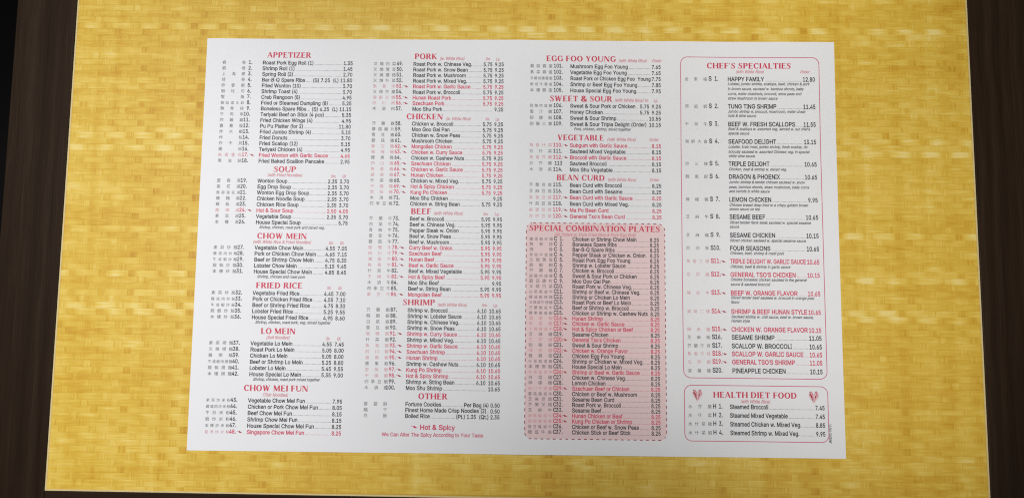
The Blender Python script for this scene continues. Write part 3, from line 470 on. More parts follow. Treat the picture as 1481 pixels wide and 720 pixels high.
 '椒': [[31,28,24,9,29,6,37,27],[47,26,54,11,59,13,52,28],[55,66,66,18,48,-2,52,-7,68,11,80,-7,85,-2,72,18,83,65],[63,60,77,60,69,26],[39,72,39,42,26,42,26,36,39,36,39,2,31,1,33,-5,44,-2,45,36,58,36,58,42,45,42,45,54,56,54,56,59,45,59,45,72],[14,74,14,57,4,57,4,51,13,51,3,18,6,12,14,35,14,-7,20,-7,20,37,25,25,29,30,20,51,28,51,28,57,20,57,20,74]],
 '樓': [[31,59,31,54,36,54,36,45,54,45,54,41,34,41,34,26,49,26,46,21,30,21,30,16,42,16,36,6,52,2,29,-2,31,-7,60,0,78,-7,82,-2,66,4,73,16,84,16,84,21,52,21,55,26,80,26,80,41,60,41,60,45,78,45,78,54,83,54,83,59,78,59,78,68,60,68,60,74,54,74,54,68,36,68,36,59],[49,16,67,16,59,6,45,9],[42,64,54,64,54,59,42,59],[54,50,42,50,42,55,54,55],[60,64,72,64,72,59,60,59],[60,50,60,55,72,55,72,50],[40,36,54,36,54,31,40,31],[60,36,74,36,74,31,60,31],[16,74,16,57,5,57,5,51,15,51,3,17,6,11,16,35,16,-7,22,-7,22,38,27,26,31,31,22,51,29,51,29,57,22,57,22,74]],
 '樣': [[32,18,32,13,45,13,29,-1,33,-5,44,3,52,17],[77,25,66,15,61,28,39,28,39,23,55,23,55,0,45,-2,47,-7,61,-4,61,13,81,-4,85,0,69,11,82,22],[70,74,64,64,52,65,46,74,41,72,46,63,35,63,35,58,55,58,55,53,39,53,39,48,55,48,55,42,33,42,33,37,51,37,48,34,68,26,71,30,54,37,84,37,84,42,61,42,61,48,80,48,80,53,61,53,61,58,82,58,82,63,70,63,75,72],[17,74,17,55,5,55,5,48,16,48,3,15,6,10,17,34,17,-7,23,-7,23,35,30,22,34,27,23,48,33,48,33,55,23,55,23,74]],
 '檬': [[41,45,41,41,72,41,72,45],[32,55,32,42,37,42,37,50,76,50,76,42,82,42,82,55],[31,36,31,31,49,31,30,24,33,20,48,26,51,22,29,13,32,9,54,19,56,15,26,1,29,-3,57,11,55,0,44,-1,46,-7,59,-4,63,3,62,15,66,17,80,-4,84,1,71,19,80,25,77,29,60,19,53,28,83,31,83,36],[63,74,63,67,49,67,49,74,43,74,43,67,31,67,31,62,43,62,43,56,49,56,49,62,63,62,63,56,69,56,69,62,84,62,84,67,69,67,69,74],[15,74,15,55,5,55,5,49,14,49,3,15,6,9,15,30,15,-7,20,-7,20,37,26,25,30,31,20,49,29,49,29,55,20,55,20,74]],
 '檸': [[44,55,46,44,68,44,70,49,66,51,65,47,49,49,49,55],[49,58,59,49,62,52,52,61],[39,55,31,45,35,42,43,52],[67,54,76,43,81,46,72,56],[52,72,54,66,30,66,30,53,36,53,36,61,76,61,76,53,82,53,82,66,61,66,57,74],[30,16,30,11,55,11,55,0,44,-1,46,-6,60,-4,60,11,82,11,82,16],[35,39,35,26,28,26,28,21,84,21,84,26,78,26,78,39],[40,26,40,34,48,34,48,26],[52,26,52,34,60,34,60,26],[65,26,65,34,73,34,73,26],[15,74,15,57,5,57,5,51,14,51,3,18,6,12,15,36,15,-7,20,-7,20,37,26,24,29,29,20,51,28,51,28,57,20,57,20,74]],
 '水': [[6,51,6,44,28,44,18,22,3,7,9,2,25,20,36,50],[72,57,55,38,47,52,47,73,40,73,40,2,27,0,30,-7,47,-3,47,39,62,17,80,2,85,8,58,33,77,53]],
 '汁': [[8,68,25,58,29,63,12,73],[3,44,21,35,24,41,7,49],[7,-1,12,-6,28,22,23,27],[53,73,53,43,28,43,28,37,53,37,53,-7,59,-7,59,37,84,37,84,43,59,43,59,73]],
 '油': [[8,68,25,58,29,63,12,72],[4,44,20,34,24,39,7,48],[7,-1,12,-6,26,19,21,23],[53,5,38,5,38,24,53,24],[59,5,59,24,74,24,74,5],[32,55,32,-7,38,-7,38,-2,74,-2,74,-6,81,-6,81,55,59,55,59,73,53,73,53,55],[53,30,38,30,38,49,53,49],[59,30,59,49,74,49,74,30]],
 '洞': [[40,55,40,50,70,50,70,55],[7,67,23,58,27,63,11,72],[3,44,19,35,23,40,7,49],[6,-1,11,-5,26,22,21,27],[29,70,29,-7,35,-7,35,64,75,64,75,1,62,-1,64,-7,80,-3,81,70],[43,41,43,8,48,8,48,13,67,13,67,41],[48,35,61,35,61,19,48,19]],
 '洲': [[36,72,34,18,24,-3,29,-7,40,16,42,72],[29,49,22,28,27,25,34,47],[43,46,48,27,53,28,47,47],[7,68,21,58,25,64,11,73],[3,44,18,35,22,41,7,49],[5,-2,11,-6,22,22,17,26],[74,72,74,31,65,49,61,47,61,70,55,70,55,-5,61,-5,61,46,69,27,74,29,74,-7,80,-7,80,72]],
 '海': [[8,68,23,58,27,63,12,72],[4,42,18,33,22,38,7,47],[6,-2,12,-6,23,23,18,27],[49,41,58,31,40,31,42,44,72,44,71,31,59,31,62,34,53,44],[25,31,25,25,33,25,30,6,69,6,67,0,53,0,55,-6,70,-5,75,6,82,6,82,12,76,12,77,25,84,25,84,31,77,31,78,49,36,49,34,31],[39,25,71,25,70,12,37,12],[47,22,57,12,61,14,50,25],[39,74,24,47,30,43,39,58,82,58,82,64,42,64,45,72]],
 '湖': [[7,68,21,58,25,64,11,73],[3,44,18,36,22,41,7,49],[5,-2,11,-6,22,22,17,25],[25,33,25,-2,31,-2,31,5,51,5,51,33,42,33,42,49,53,49,53,55,42,55,42,71,36,71,36,55,22,55,22,49,36,49,36,33],[57,70,55,15,46,-4,51,-7,59,7,62,22,75,22,75,1,65,-1,67,-6,81,-3,81,70],[63,64,75,64,75,49,63,49],[63,44,75,44,75,28,63,28],[31,27,45,27,45,11,31,11]],
 '湯': [[41,54,70,54,70,47,41,47],[41,66,70,66,70,59,41,59],[34,71,34,42,77,42,77,71],[8,68,23,58,27,63,12,73],[3,44,18,35,22,41,7,49],[5,-2,11,-6,25,22,19,26],[26,37,26,31,39,31,22,14,27,10,37,20,46,20,27,0,32,-4,52,20,61,20,45,-3,50,-7,67,20,75,20,71,0,61,-1,62,-7,74,-6,79,3,81,25,41,25,45,31,84,31,84,37]],
 '炒': [[7,56,3,34,8,32,12,55],[31,58,25,40,29,38,37,56],[43,59,36,32,42,29,49,58],[68,58,78,34,84,36,73,60],[73,31,58,10,32,-1,35,-7,63,6,80,29],[55,74,55,19,62,19,62,74],[17,73,15,19,4,-3,8,-7,21,18,31,5,36,10,22,24,23,73]],
 '炸': [[7,56,4,34,8,32,12,55],[30,58,25,40,28,38,36,56],[46,74,33,40,38,36,47,53,52,53,52,-7,58,-7,58,16,83,16,83,22,58,22,58,35,82,35,82,41,58,41,58,53,84,53,84,59,49,59,53,72],[17,73,15,19,4,-3,8,-7,21,17,31,3,35,8,22,24,23,73]],
 '無': [[30,10,32,-6,38,-5,36,11],[48,10,53,-6,60,-5,54,11],[66,11,77,-7,84,-5,72,13],[15,12,4,-5,10,-7,21,11],[5,22,5,16,83,16,83,22,71,22,71,37,80,37,80,43,71,43,71,58,80,58,80,63,24,63,29,72,22,74,4,51,9,46,17,54,17,43,7,43,7,37,17,37,17,22],[33,58,33,43,23,43,23,58],[38,58,48,58,48,43,38,43],[54,58,64,58,64,43,54,43],[33,37,33,22,23,22,23,37],[38,37,48,37,48,22,38,22],[54,37,64,37,64,22,54,22]],
 '燒': [[8,55,3,34,7,32,13,55],[28,59,22,40,26,38,34,57],[67,48,67,42,59,42,59,37,67,37,67,30,57,30,57,25,83,25,83,30,72,30,72,37,81,37,81,42,72,42,72,48],[34,55,34,50,83,50,83,55,61,55,61,61,78,61,78,66,61,66,61,74,54,74,54,66,38,66,38,61,54,61,54,55],[31,29,32,24,55,27,55,32,47,31,47,37,54,37,54,42,47,42,47,48,41,48,41,42,34,42,34,37,41,37,41,30],[32,21,32,15,45,15,41,4,28,-2,31,-7,46,1,52,15,61,15,62,-5,83,-4,85,6,79,8,79,1,67,1,67,15,84,15,84,21],[16,73,14,19,3,-3,8,-7,19,17,28,4,33,9,21,23,22,73]],
 '片': [[16,71,14,19,3,-2,8,-7,18,7,22,23,58,23,58,-7,66,-7,66,30,22,30,23,44,79,44,79,51,54,51,54,73,47,73,47,51,23,51,23,71]],
 '牛': [[41,74,41,58,23,58,27,70,20,71,5,40,11,37,20,51,41,51,41,30,5,30,5,24,41,24,41,-7,48,-7,48,24,83,24,83,30,48,30,48,51,78,51,78,58,48,58,48,74]],
 '甜': [[4,49,4,43,19,43,19,28,7,28,7,-6,13,-6,13,-1,31,-1,31,-4,37,-4,37,28,25,28,25,43,39,43,39,49,25,49,25,65,39,69,33,73,4,67,6,62,19,64,19,49],[13,5,13,22,31,22,31,5],[38,57,38,51,46,51,46,-7,52,-7,52,-2,71,-2,71,-7,78,-7,78,51,84,51,84,57,78,57,78,73,71,73,71,57,52,57,52,73,46,73,46,57],[52,51,71,51,71,31,52,31],[52,25,71,25,71,4,52,4]],
 '白': [[39,74,34,60,13,60,13,-7,19,-7,19,-1,68,-1,68,-7,75,-7,75,60,41,60,47,72],[19,6,19,26,68,26,68,6],[19,33,19,53,68,53,68,33]],
 '皮': [[13,62,11,19,3,-2,8,-7,17,13,19,33,27,33,44,9,16,-1,20,-7,50,5,80,-7,84,-1,55,9,75,37,50,39,50,55,72,55,67,44,73,42,81,60,50,62,50,74,43,74,43,62],[34,33,66,33,50,13],[43,55,43,39,20,39,20,55]],
 '盤': [[20,58,27,50,30,53,24,60],[20,39,26,32,30,34,23,41],[4,49,4,44,11,44,3,25,7,21,17,44,35,44,35,29,26,28,28,23,40,27,43,23,61,29,81,22,84,27,66,32,78,46,45,48,45,43,51,43,47,42,56,32,40,28,40,67,27,67,29,73,24,74,21,67,11,67,11,49],[17,62,35,62,35,49,17,49],[49,70,48,58,42,53,45,48,53,56,55,65,67,65,68,53,84,52,83,57,73,57,72,70],[70,43,61,35,53,43],[14,21,14,1,4,1,4,-4,84,-4,84,1,73,1,73,21],[20,1,20,15,32,15,32,1],[38,1,38,15,49,15,49,1],[55,1,55,15,67,15,67,1]],
 '福': [[12,71,18,58,24,61,17,73],[47,52,72,52,72,43,47,43],[41,58,41,37,78,37,78,58],[36,69,36,64,82,64,82,69],[56,26,56,17,42,17,42,26],[62,26,76,26,76,17,62,17],[56,12,56,3,42,3,42,12],[62,12,76,12,76,3,62,3],[5,57,5,51,27,51,2,22,5,16,17,27,17,-7,23,-7,23,31,32,21,36,26,36,-7,42,-7,42,-3,76,-3,76,-7,82,-7,82,32,36,32,36,26,25,36,35,55]],
 '簽': [[21,26,34,26,34,18,21,18],[53,26,67,26,67,18,53,18],[50,74,41,61,41,66,19,66,22,72,16,74,3,53,9,50,17,61,21,61,25,50,31,52,27,61,41,61,38,58,41,55,4,35,8,30,30,40,30,36,58,36,58,41,31,41,44,50,80,31,84,36,47,53,49,55,46,57,49,61,58,61,65,50,71,52,65,61,83,61,83,66,53,66,56,72],[15,31,15,13,24,13,4,-2,8,-7,24,3,35,-4,39,1,28,7,31,12,41,13,41,31],[47,31,47,13,55,13,36,-3,41,-7,55,3,78,-7,83,-2,59,7,61,13,73,13,73,31]],
 '米': [[71,69,58,47,64,45,78,66],[10,66,22,45,29,48,16,68],[40,73,40,40,5,40,5,33,35,33,21,16,3,3,8,-3,25,11,40,30,40,-7,47,-7,47,30,80,-2,85,3,67,16,52,33,82,33,82,40,47,40,47,73]],
 '粉': [[69,72,63,71,69,51,80,36,85,41,75,54],[5,66,9,47,14,49,9,67],[31,68,25,49,30,47,37,66],[4,43,4,37,16,37,3,11,6,5,17,27,17,-7,23,-7,23,26,32,14,36,19,23,37,37,35,40,37,40,33,51,33,45,12,33,-2,37,-7,51,9,57,33,70,33,66,1,55,0,56,-6,69,-5,75,8,77,39,42,39,56,71,50,72,45,54,35,43,23,43,23,74,17,74,17,43]],
 '糊': [[4,67,9,47,13,48,9,68],[27,68,22,48,26,47,32,66],[33,34,33,-2,38,-2,38,4,55,4,55,34,47,34,47,50,58,50,58,56,47,56,47,73,41,73,41,56,30,56,30,50,41,50,41,34],[60,71,59,13,53,-4,57,-8,65,22,77,22,77,1,67,-1,69,-7,82,-3,82,71],[65,65,77,65,77,50,65,50],[65,44,77,44,77,28,65,28],[38,28,50,28,50,10,38,10],[5,44,5,38,15,38,3,11,6,4,15,25,15,-7,21,-7,21,28,27,16,31,21,21,38,29,38,29,44,21,44,21,73,15,73,15,44]],
 '素': [[56,8,77,-6,82,-2,60,11],[26,11,4,-1,9,-6,32,9],[17,26,39,28,9,18,10,12,42,14,42,1,29,-1,31,-7,48,-3,48,15,70,16,76,10,81,14,64,28,59,24,65,20,29,19,65,34,60,38,50,33,29,32,43,39,83,41,83,46,47,46,47,51,74,51,74,56,47,56,47,62,79,62,79,67,47,67,47,74,40,74,40,67,9,67,9,62,40,62,40,56,14,56,14,51,40,51,40,46,5,46,5,41,36,41,15,31]],
 '翼': [[10,63,20,56,23,60,14,66,33,66,33,60,5,52,7,47,33,55,33,48,39,48,39,71,6,71,6,66,13,66],[51,2,77,-7,82,-3,57,5,84,5,84,10,61,10,61,15,80,15,80,19,61,19,61,24,73,24,73,46,14,46,14,24,26,24,26,19,8,19,8,15,26,15,26,10,4,10,4,5,30,5,4,-3,9,-7,36,3,31,5,55,5],[33,15,55,15,55,10,33,10],[33,19,33,24,55,24,55,19],[48,63,58,56,61,59,52,66,73,66,73,60,44,52,46,48,73,56,73,48,79,48,79,71,44,71,44,66,51,66],[20,33,40,33,40,28,20,28],[47,33,67,33,67,28,47,28],[20,42,40,42,40,37,20,37],[47,42,67,42,67,37,47,37]],
 '肉': [[8,61,8,-7,15,-7,15,54,39,54,32,42,19,34,23,29,42,45,64,30,68,35,45,51,46,54,73,54,73,1,58,0,60,-7,78,-3,79,61,47,61,49,73,42,73,40,61],[41,35,35,20,18,9,22,4,43,20,63,4,68,9,45,26,48,35]],
 '腐': [[42,44,54,36,57,40,46,47],[66,59,66,53,40,53,40,48,66,48,66,37,56,36,58,32,71,34,72,48,82,48,82,53,72,53,72,59],[49,33,48,28,23,28,23,-6,29,-6,29,23,46,23,31,14,33,11,48,18,66,10,69,14,51,21,72,23,72,0,60,-1,62,-6,77,-3,78,28,53,28,54,33],[48,14,42,7,31,2,34,-2,49,6,64,-1,68,3,52,10,53,14],[36,60,19,45,23,40,29,45,29,31,34,31,34,50,41,58],[41,73,44,67,11,67,10,18,3,-4,9,-7,16,16,17,61,83,61,83,67,51,67,47,74]],
 '腰': [[8,70,7,17,2,-4,7,-7,13,23,24,23,22,0,14,0,16,-6,29,-3,29,70],[13,64,24,64,24,50,13,50],[13,44,24,44,24,29,13,29],[35,56,35,33,79,33,79,56,67,56,67,63,82,63,82,69,33,69,33,63,48,63,48,56],[53,63,61,63,61,56,53,56],[68,20,59,8,45,12,50,20],[37,9,54,4,32,-2,35,-7,60,1,78,-7,83,-2,66,5,74,20,82,20,82,26,53,26,56,31,50,32,47,26,33,26,33,20,44,20],[40,50,48,50,48,39,40,39],[53,50,61,50,61,39,53,39],[66,50,73,50,73,39,66,39]],
 '芝': [[14,7,4,0,9,-6,22,4,40,-4,82,-4,84,3,41,2,31,5,55,20,74,38,50,43,43,54,37,52,43,41,11,41,11,35,62,35,25,9],[56,74,56,65,32,65,32,74,25,74,25,65,5,65,5,59,25,59,25,50,32,50,32,59,56,59,56,50,63,50,63,59,82,59,82,65,63,65,63,74]],
 '芥': [[55,31,55,-7,62,-7,62,31],[26,31,23,11,8,-2,12,-7,29,8,32,31],[57,73,57,65,31,65,31,73,24,73,24,65,5,65,5,59,24,59,24,50,31,50,31,59,57,59,57,50,63,50,63,59,82,59,82,65,63,65,63,73],[45,56,27,42,3,33,7,27,44,47,61,35,80,27,85,34,64,40,48,51,50,53]],
 '花': [[75,42,52,28,52,49,46,49,46,25,32,19,35,14,46,18,48,-3,73,-6,81,-2,84,12,78,14,77,3,53,2,52,22,79,37],[27,49,4,23,10,18,19,27,19,-7,26,-7,26,35,33,47],[55,74,55,65,33,65,33,74,26,74,26,65,5,65,5,59,26,59,26,51,33,51,33,59,55,59,55,51,62,51,62,59,82,59,82,65,62,65,62,74]],
 '菇': [[54,74,54,66,32,66,32,74,26,74,26,66,5,66,5,60,26,60,26,52,32,52,32,60,54,60,54,53,61,53,61,60,83,60,83,66,61,66,61,74],[43,23,43,-7,49,-7,49,-3,73,-3,73,-6,80,-6,80,23,65,23,65,35,83,35,83,41,65,41,65,52,58,52,58,41,41,41,41,35,58,35,58,23],[49,3,49,17,73,17,73,3],[31,36,24,15,15,20,20,36],[7,17,20,10,4,-2,9,-7,25,6,36,-3,40,2,29,12,38,41,22,42,25,52,19,53,16,42,4,42,4,36,15,36]],
 '菜': [[71,56,8,51,9,45,76,51],[12,40,20,27,26,30,17,43],[36,43,41,30,47,32,42,45],[71,46,61,29,66,27,77,44],[55,74,55,67,32,67,32,74,26,74,26,67,5,67,5,62,26,62,26,55,32,55,32,62,55,62,55,55,62,55,62,62,82,62,82,67,62,67,62,74],[40,30,40,23,5,23,5,17,34,17,3,0,8,-5,40,15,40,-7,47,-7,47,15,80,-5,84,1,53,17,83,17,83,23,47,23,47,30]],
 '菠': [[8,51,22,42,26,46,12,55],[3,34,18,25,21,29,7,38],[5,-2,10,-7,23,15,18,19],[31,47,29,14,21,-4,26,-7,35,9,37,26,53,7,31,-2,35,-7,58,3,80,-6,84,-1,63,7,78,30,59,31,59,42,75,42,72,34,78,33,83,46,59,47,59,55,62,55,62,62,83,62,83,67,62,67,62,74,56,74,56,67,32,67,32,74,25,74,25,67,5,67,5,62,25,62,25,55,32,55,32,62,56,62,56,55,53,55,53,47],[53,42,53,31,37,31,37,42],[69,26,58,11,45,26]],
 '蒙': [[8,56,8,42,14,42,14,51,73,51,73,42,79,42,79,56],[20,46,20,42,68,42,68,46],[67,30,48,20,39,30,76,32,76,37,12,37,12,32,34,32,6,22,9,17,34,27,38,23,7,11,11,6,41,20,44,16,6,-1,10,-6,46,11,44,0,32,-1,34,-7,48,-4,53,16,76,-6,81,0,58,18,71,25],[56,74,56,68,31,68,31,73,25,73,25,68,5,68,5,63,25,63,25,58,31,58,31,63,56,63,56,58,62,58,62,63,83,63,83,68,62,68,62,74]],
 '蓉': [[29,45,10,32,15,28,34,43],[53,42,72,28,77,32,58,45],[43,41,26,26,3,15,7,9,20,15,20,-7,26,-7,26,-4,62,-4,62,-7,68,-7,68,15,80,10,84,16,47,37,49,39],[26,1,26,14,62,14,62,1],[28,20,43,32,60,20],[38,59,41,53,8,53,8,38,14,38,14,47,74,47,74,38,80,38,80,53,48,53,44,60],[5,68,5,62,25,62,25,56,31,56,31,62,56,62,56,56,62,56,62,62,82,62,82,68,62,68,62,74,56,74,56,68,31,68,31,74,25,74,25,68]],
 '蔥': [[64,13,78,-3,83,0,70,16],[27,16,29,-4,62,-4,64,6,59,8,57,1,34,0,33,16],[16,15,6,-1,12,-4,21,13],[55,74,55,68,32,68,32,74,26,74,26,68,5,68,5,63,26,63,26,56,32,56,32,63,55,63,55,56,61,56,61,63,83,63,83,68,61,68,61,74],[32,36,41,33,25,29,27,26,46,32,59,25,62,29,51,34,61,44,43,45,47,49,68,49,68,25,20,25,20,49,41,49,23,39,26,36,38,42,54,42,46,36,35,39],[36,18,49,6,54,10,41,20,74,20,74,54,43,54,47,60,40,61,37,54,13,54,13,20,40,20]],
 '蘑': [[56,74,56,68,32,68,32,74,25,74,25,68,5,68,5,63,25,63,25,58,32,58,32,63,56,63,56,58,62,58,62,63,83,63,83,68,62,68,62,74],[38,60,44,56,10,56,9,15,3,-4,9,-7,15,14,16,51,82,51,82,56,51,56,43,62],[19,22,19,18,34,18,15,3,19,-1,30,6,30,-7,36,-7,36,-4,76,-6,76,13,37,13,41,18,81,18,81,22],[32,50,32,45,19,45,19,41,30,41,17,28,20,25,32,36,32,25,37,25,37,36,44,30,47,34,37,41,47,41,47,45,37,45,37,50],[61,50,61,45,50,45,50,41,59,41,46,28,49,25,61,37,61,25,66,25,66,37,80,25,83,29,68,41,80,41,80,45,66,45,66,50],[36,1,36,8,70,8,70,1]],
 '蘭': [[32,19,36,14,39,15,35,21],[52,21,48,15,56,19],[41,38,41,33,22,33,22,29,41,29,41,25,24,25,24,9,37,9,19,1,23,-3,41,7,41,-5,46,-5,46,7,61,-3,64,1,50,9,63,9,63,25,46,25,46,29,66,29,66,33,46,33,46,38],[33,45,33,41,15,41,15,45],[33,49,15,49,15,53,33,53],[54,45,72,45,72,41,54,41],[54,49,54,53,72,53,72,49],[9,57,9,-7,15,-7,15,37,39,37,39,57],[48,57,48,37,72,37,72,1,63,-1,65,-6,78,-3,79,57],[29,21,41,21,41,13,29,13],[46,21,58,21,58,13,46,13],[5,68,5,62,25,62,25,58,32,58,32,62,56,62,56,58,62,58,62,62,82,62,82,68,62,68,62,74,56,74,56,68,32,68,32,74,25,74,25,68]],
 '蘿': [[57,52,72,52,72,45,57,45],[36,52,51,52,51,45,36,45],[16,52,31,52,31,45,16,45],[19,9,21,-4,26,-4,24,10],[10,10,6,-5,10,-6,15,9],[28,10,33,-2,38,0,33,11],[55,74,55,67,32,67,32,74,26,74,26,67,5,67,5,62,26,62,26,58,32,58,32,62,55,62,55,58,62,58,62,62,83,62,83,67,62,67,62,74],[62,18,62,12,49,12,49,18],[8,11,33,15,33,12,38,13,35,21,39,18,43,22,43,-7,49,-7,49,-3,83,-3,83,1,67,1,67,7,79,7,79,12,67,12,67,18,79,18,79,22,67,22,67,27,81,27,81,32,68,32,64,40,78,40,78,56,10,56,10,40,17,40,6,29,8,24,21,26,6,16],[62,22,49,22,49,27,62,27],[62,7,62,1,49,1,49,7],[59,39,62,32,50,32,53,39],[29,24,31,19,17,18,35,33,30,35,26,31,15,30,23,39,47,40,35,21,33,25]],
 '蛋': [[22,62,15,48,3,38,6,32,23,49,37,40,82,38,84,44,47,44,47,52,68,52,68,57,47,57,47,64,72,64,68,55,74,54,81,68,9,70,9,64,40,64,40,45,26,54,28,60],[20,26,41,26,41,17,20,17],[47,26,68,26,68,17,47,17],[6,2,6,-4,72,-2,79,-8,84,-4,63,12,74,12,74,31,47,31,47,37,41,37,41,31,13,31,13,12,41,12,41,3],[58,8,65,3,47,3,47,12,62,12]],
 '蜜': [[18,55,9,43,13,39,22,52],[62,51,76,39,81,42,67,54],[22,24,40,24,40,16,22,16],[47,24,67,24,67,16,47,16],[8,1,8,-5,72,-2,77,-7,82,-4,64,10,74,10,74,29,47,29,47,34,40,34,40,29,15,29,15,10,40,10,40,2],[58,8,66,3,47,2,47,10,63,10],[60,60,32,43,32,55,27,55,27,41,6,36,10,31,29,37,64,37,66,44,61,46,60,41,38,40,65,58],[39,72,41,67,7,67,7,53,13,53,13,62,36,62,33,59,46,50,50,54,37,62,75,62,75,53,81,53,81,67,49,67,45,74]],
 '蝦': [[60,69,60,63,76,63,76,47,60,47,60,41,81,41,81,69],[23,19,26,9,21,8,21,26,31,26,31,59,21,59,21,73,16,73,16,59,6,59,6,23,16,26,16,7,3,5,4,-1,28,4,29,-3,34,-1,28,20],[11,53,16,53,16,32,11,32],[20,53,26,53,26,32,20,32],[35,69,35,-7,41,-7,41,10,57,10,57,16,41,16,41,27,56,27,56,32,41,32,41,42,57,42,57,69],[64,29,59,27,66,9,49,-2,53,-7,69,4,82,-7,86,-2,73,8,83,33,58,34,58,29,76,29,70,13],[41,63,52,63,52,47,41,47]],
 '蟹': [[21,20,40,20,40,12,21,12],[47,20,66,20,66,12,47,12],[16,74,3,58,7,54,10,57,9,40,3,30,8,26,14,38,24,38,24,31,29,31,29,38,37,38,36,33,31,33,32,28,40,29,40,24,15,24,15,8,40,8,40,1,7,0,8,-5,72,-3,76,-8,80,-4,67,8,73,8,73,24,47,24,47,29,41,29,43,60,32,60,38,67,20,69,22,73],[63,5,67,1,47,1,47,8,67,8],[46,39,46,34,62,34,62,28,68,28,68,34,84,34,84,39,68,39,68,45,82,45,82,49,68,49,68,54,78,55,82,70,46,70,46,66,58,66,44,56,47,52,52,54,45,43,49,40,53,45,62,45,62,39],[62,54,62,49,55,49,57,53,52,54,63,66,75,66,73,59,66,58,67,54],[24,56,24,51,15,51,15,56],[29,56,37,56,37,51,29,51],[24,47,24,42,15,42,15,47],[29,47,37,47,37,42,29,42],[29,65,25,60,14,60,17,65]],
 '角': [[23,47,43,47,43,36,23,36],[23,53,30,62,55,62,48,53],[70,47,70,36,49,36,49,47],[29,74,5,46,10,41,17,47,15,14,6,-3,11,-8,22,13,43,13,43,-5,49,-5,49,13,70,13,70,2,56,0,58,-7,76,-3,77,53,56,53,64,65,60,68,34,68,37,72],[23,30,43,30,43,19,23,19],[70,30,70,19,49,19,49,30]],
 '語': [[7,47,7,42,33,42,33,47],[7,36,7,30,33,30,33,36],[4,59,4,53,36,53,36,59],[14,71,20,60,26,63,19,74],[7,24,7,-6,13,-6,13,-2,34,-2,34,24],[13,18,28,18,28,4,13,4],[40,25,40,-7,46,-7,46,-3,72,-3,72,-7,79,-7,79,25],[46,3,46,19,72,19,72,3],[40,55,40,50,50,50,47,37,35,37,35,31,84,31,84,37,76,37,76,55,57,55,59,64,82,64,82,70,37,70,37,64,52,64,51,55],[70,37,53,37,56,50,70,50]],
 '豆': [[7,69,7,63,80,63,80,69],[21,21,28,4,34,6,27,23],[22,47,64,47,64,31,22,31],[15,54,15,25,71,25,71,54],[59,23,50,2,5,2,5,-4,83,-4,83,2,56,2,66,21]],
 '貝': [[51,8,77,-7,82,-3,56,12],[22,47,66,47,66,37,22,37],[22,31,66,31,66,21,22,21],[22,63,66,63,66,53,22,53],[16,69,16,15,73,15,73,69],[31,12,5,-2,10,-7,37,8]],
 '貼': [[13,13,3,-3,8,-7,19,12],[25,11,33,-3,39,0,30,13],[14,48,30,48,30,37,14,37],[14,32,30,32,30,21,14,21],[14,65,30,65,30,53,14,53],[8,70,8,15,36,15,36,70],[56,74,56,31,42,31,42,-7,48,-7,48,-3,73,-3,73,-7,80,-7,80,31,63,31,63,48,84,48,84,54,63,54,63,74],[48,3,48,26,73,26,73,3]],
 '辣': [[8,54,14,39,19,42,13,56],[41,49,41,25,55,25,32,2,37,-3,57,18,57,-7,64,-7,64,19,81,-2,86,3,66,25,81,25,81,49,64,49,64,57,83,57,83,63,64,63,64,74,57,74,57,63,39,63,39,57,57,57,57,49],[47,44,57,44,57,31,47,31],[64,44,75,44,75,31,64,31],[16,72,22,62,5,62,5,57,38,57,38,62,28,64,21,74],[6,23,6,18,18,18,16,7,7,-3,11,-7,21,5,25,18,37,18,37,23,25,23,25,33,39,33,39,38,29,38,36,54,30,55,23,38,4,38,4,33,18,33,18,23]],
 '配': [[48,70,48,63,75,63,75,42,49,42,51,-4,74,-6,82,-2,85,12,79,15,77,3,56,1,55,36,75,36,75,30,81,30,81,70],[13,14,37,14,37,5,13,5],[13,19,13,48,18,48,17,34,13,27,15,24,21,33,22,48,27,48,28,28,37,27,37,19],[5,70,5,64,18,64,18,54,7,54,7,-7,13,-7,13,-1,37,-1,37,-5,42,-5,42,54,32,54,32,64,44,64,44,70],[22,54,22,64,27,64,27,54],[31,48,37,48,37,31,32,31]],
 '酸': [[65,47,80,30,84,34,70,50],[54,49,40,33,44,29,60,47],[45,49,75,53,77,48,83,51,70,70,65,67,71,58,53,57,64,71,57,73,43,55],[72,23,63,11,55,23],[57,37,40,16,45,12,51,18,59,7,39,-2,43,-7,63,3,81,-7,85,-1,67,7,80,27,59,28,62,35],[10,14,33,14,33,5,10,5],[10,19,10,26,13,24,18,33,19,48,24,48,25,28,33,27,33,19],[4,70,4,65,15,65,15,54,6,54,6,-7,10,-7,10,-1,33,-1,33,-5,39,-5,39,54,29,54,29,65,40,65,40,70],[19,54,19,65,24,65,24,54],[10,27,10,48,16,48,15,34],[28,48,33,48,33,31,29,31]],
 '鍋': [[56,23,66,23,66,11,56,11],[51,28,51,6,71,6,71,28],[7,24,10,8,14,9,11,26],[29,27,25,11,29,9,34,25],[50,51,59,51,59,39,50,39],[50,56,50,65,72,65,72,39,65,39,65,56],[39,39,39,-7,45,-7,45,34,77,34,77,0,66,-2,67,-7,82,-4,82,39,77,39,77,71,45,71,45,39],[20,74,3,52,5,46,10,49,10,46,18,46,18,36,5,36,5,30,18,30,18,5,4,2,5,-4,35,3,35,8,23,6,23,30,35,30,35,36,23,36,23,46,32,46,32,51,11,51,20,63,34,51,37,57,23,68,25,72]],
 '陳': [[36,51,36,21,49,21,27,2,31,-3,54,19,54,-7,60,-7,60,19,80,-3,85,3,65,21,79,21,79,51,60,51,60,59,83,59,83,64,60,64,60,73,54,73,54,64,32,64,32,59,54,59,54,51],[41,34,54,34,54,26,41,26],[60,34,73,34,73,26,60,26],[41,46,54,46,54,39,41,39],[60,46,73,46,73,39,60,39],[7,70,7,-7,13,-7,13,64,24,64,17,44,24,34,24,20,16,19,17,14,28,15,30,34,23,44,32,67]],
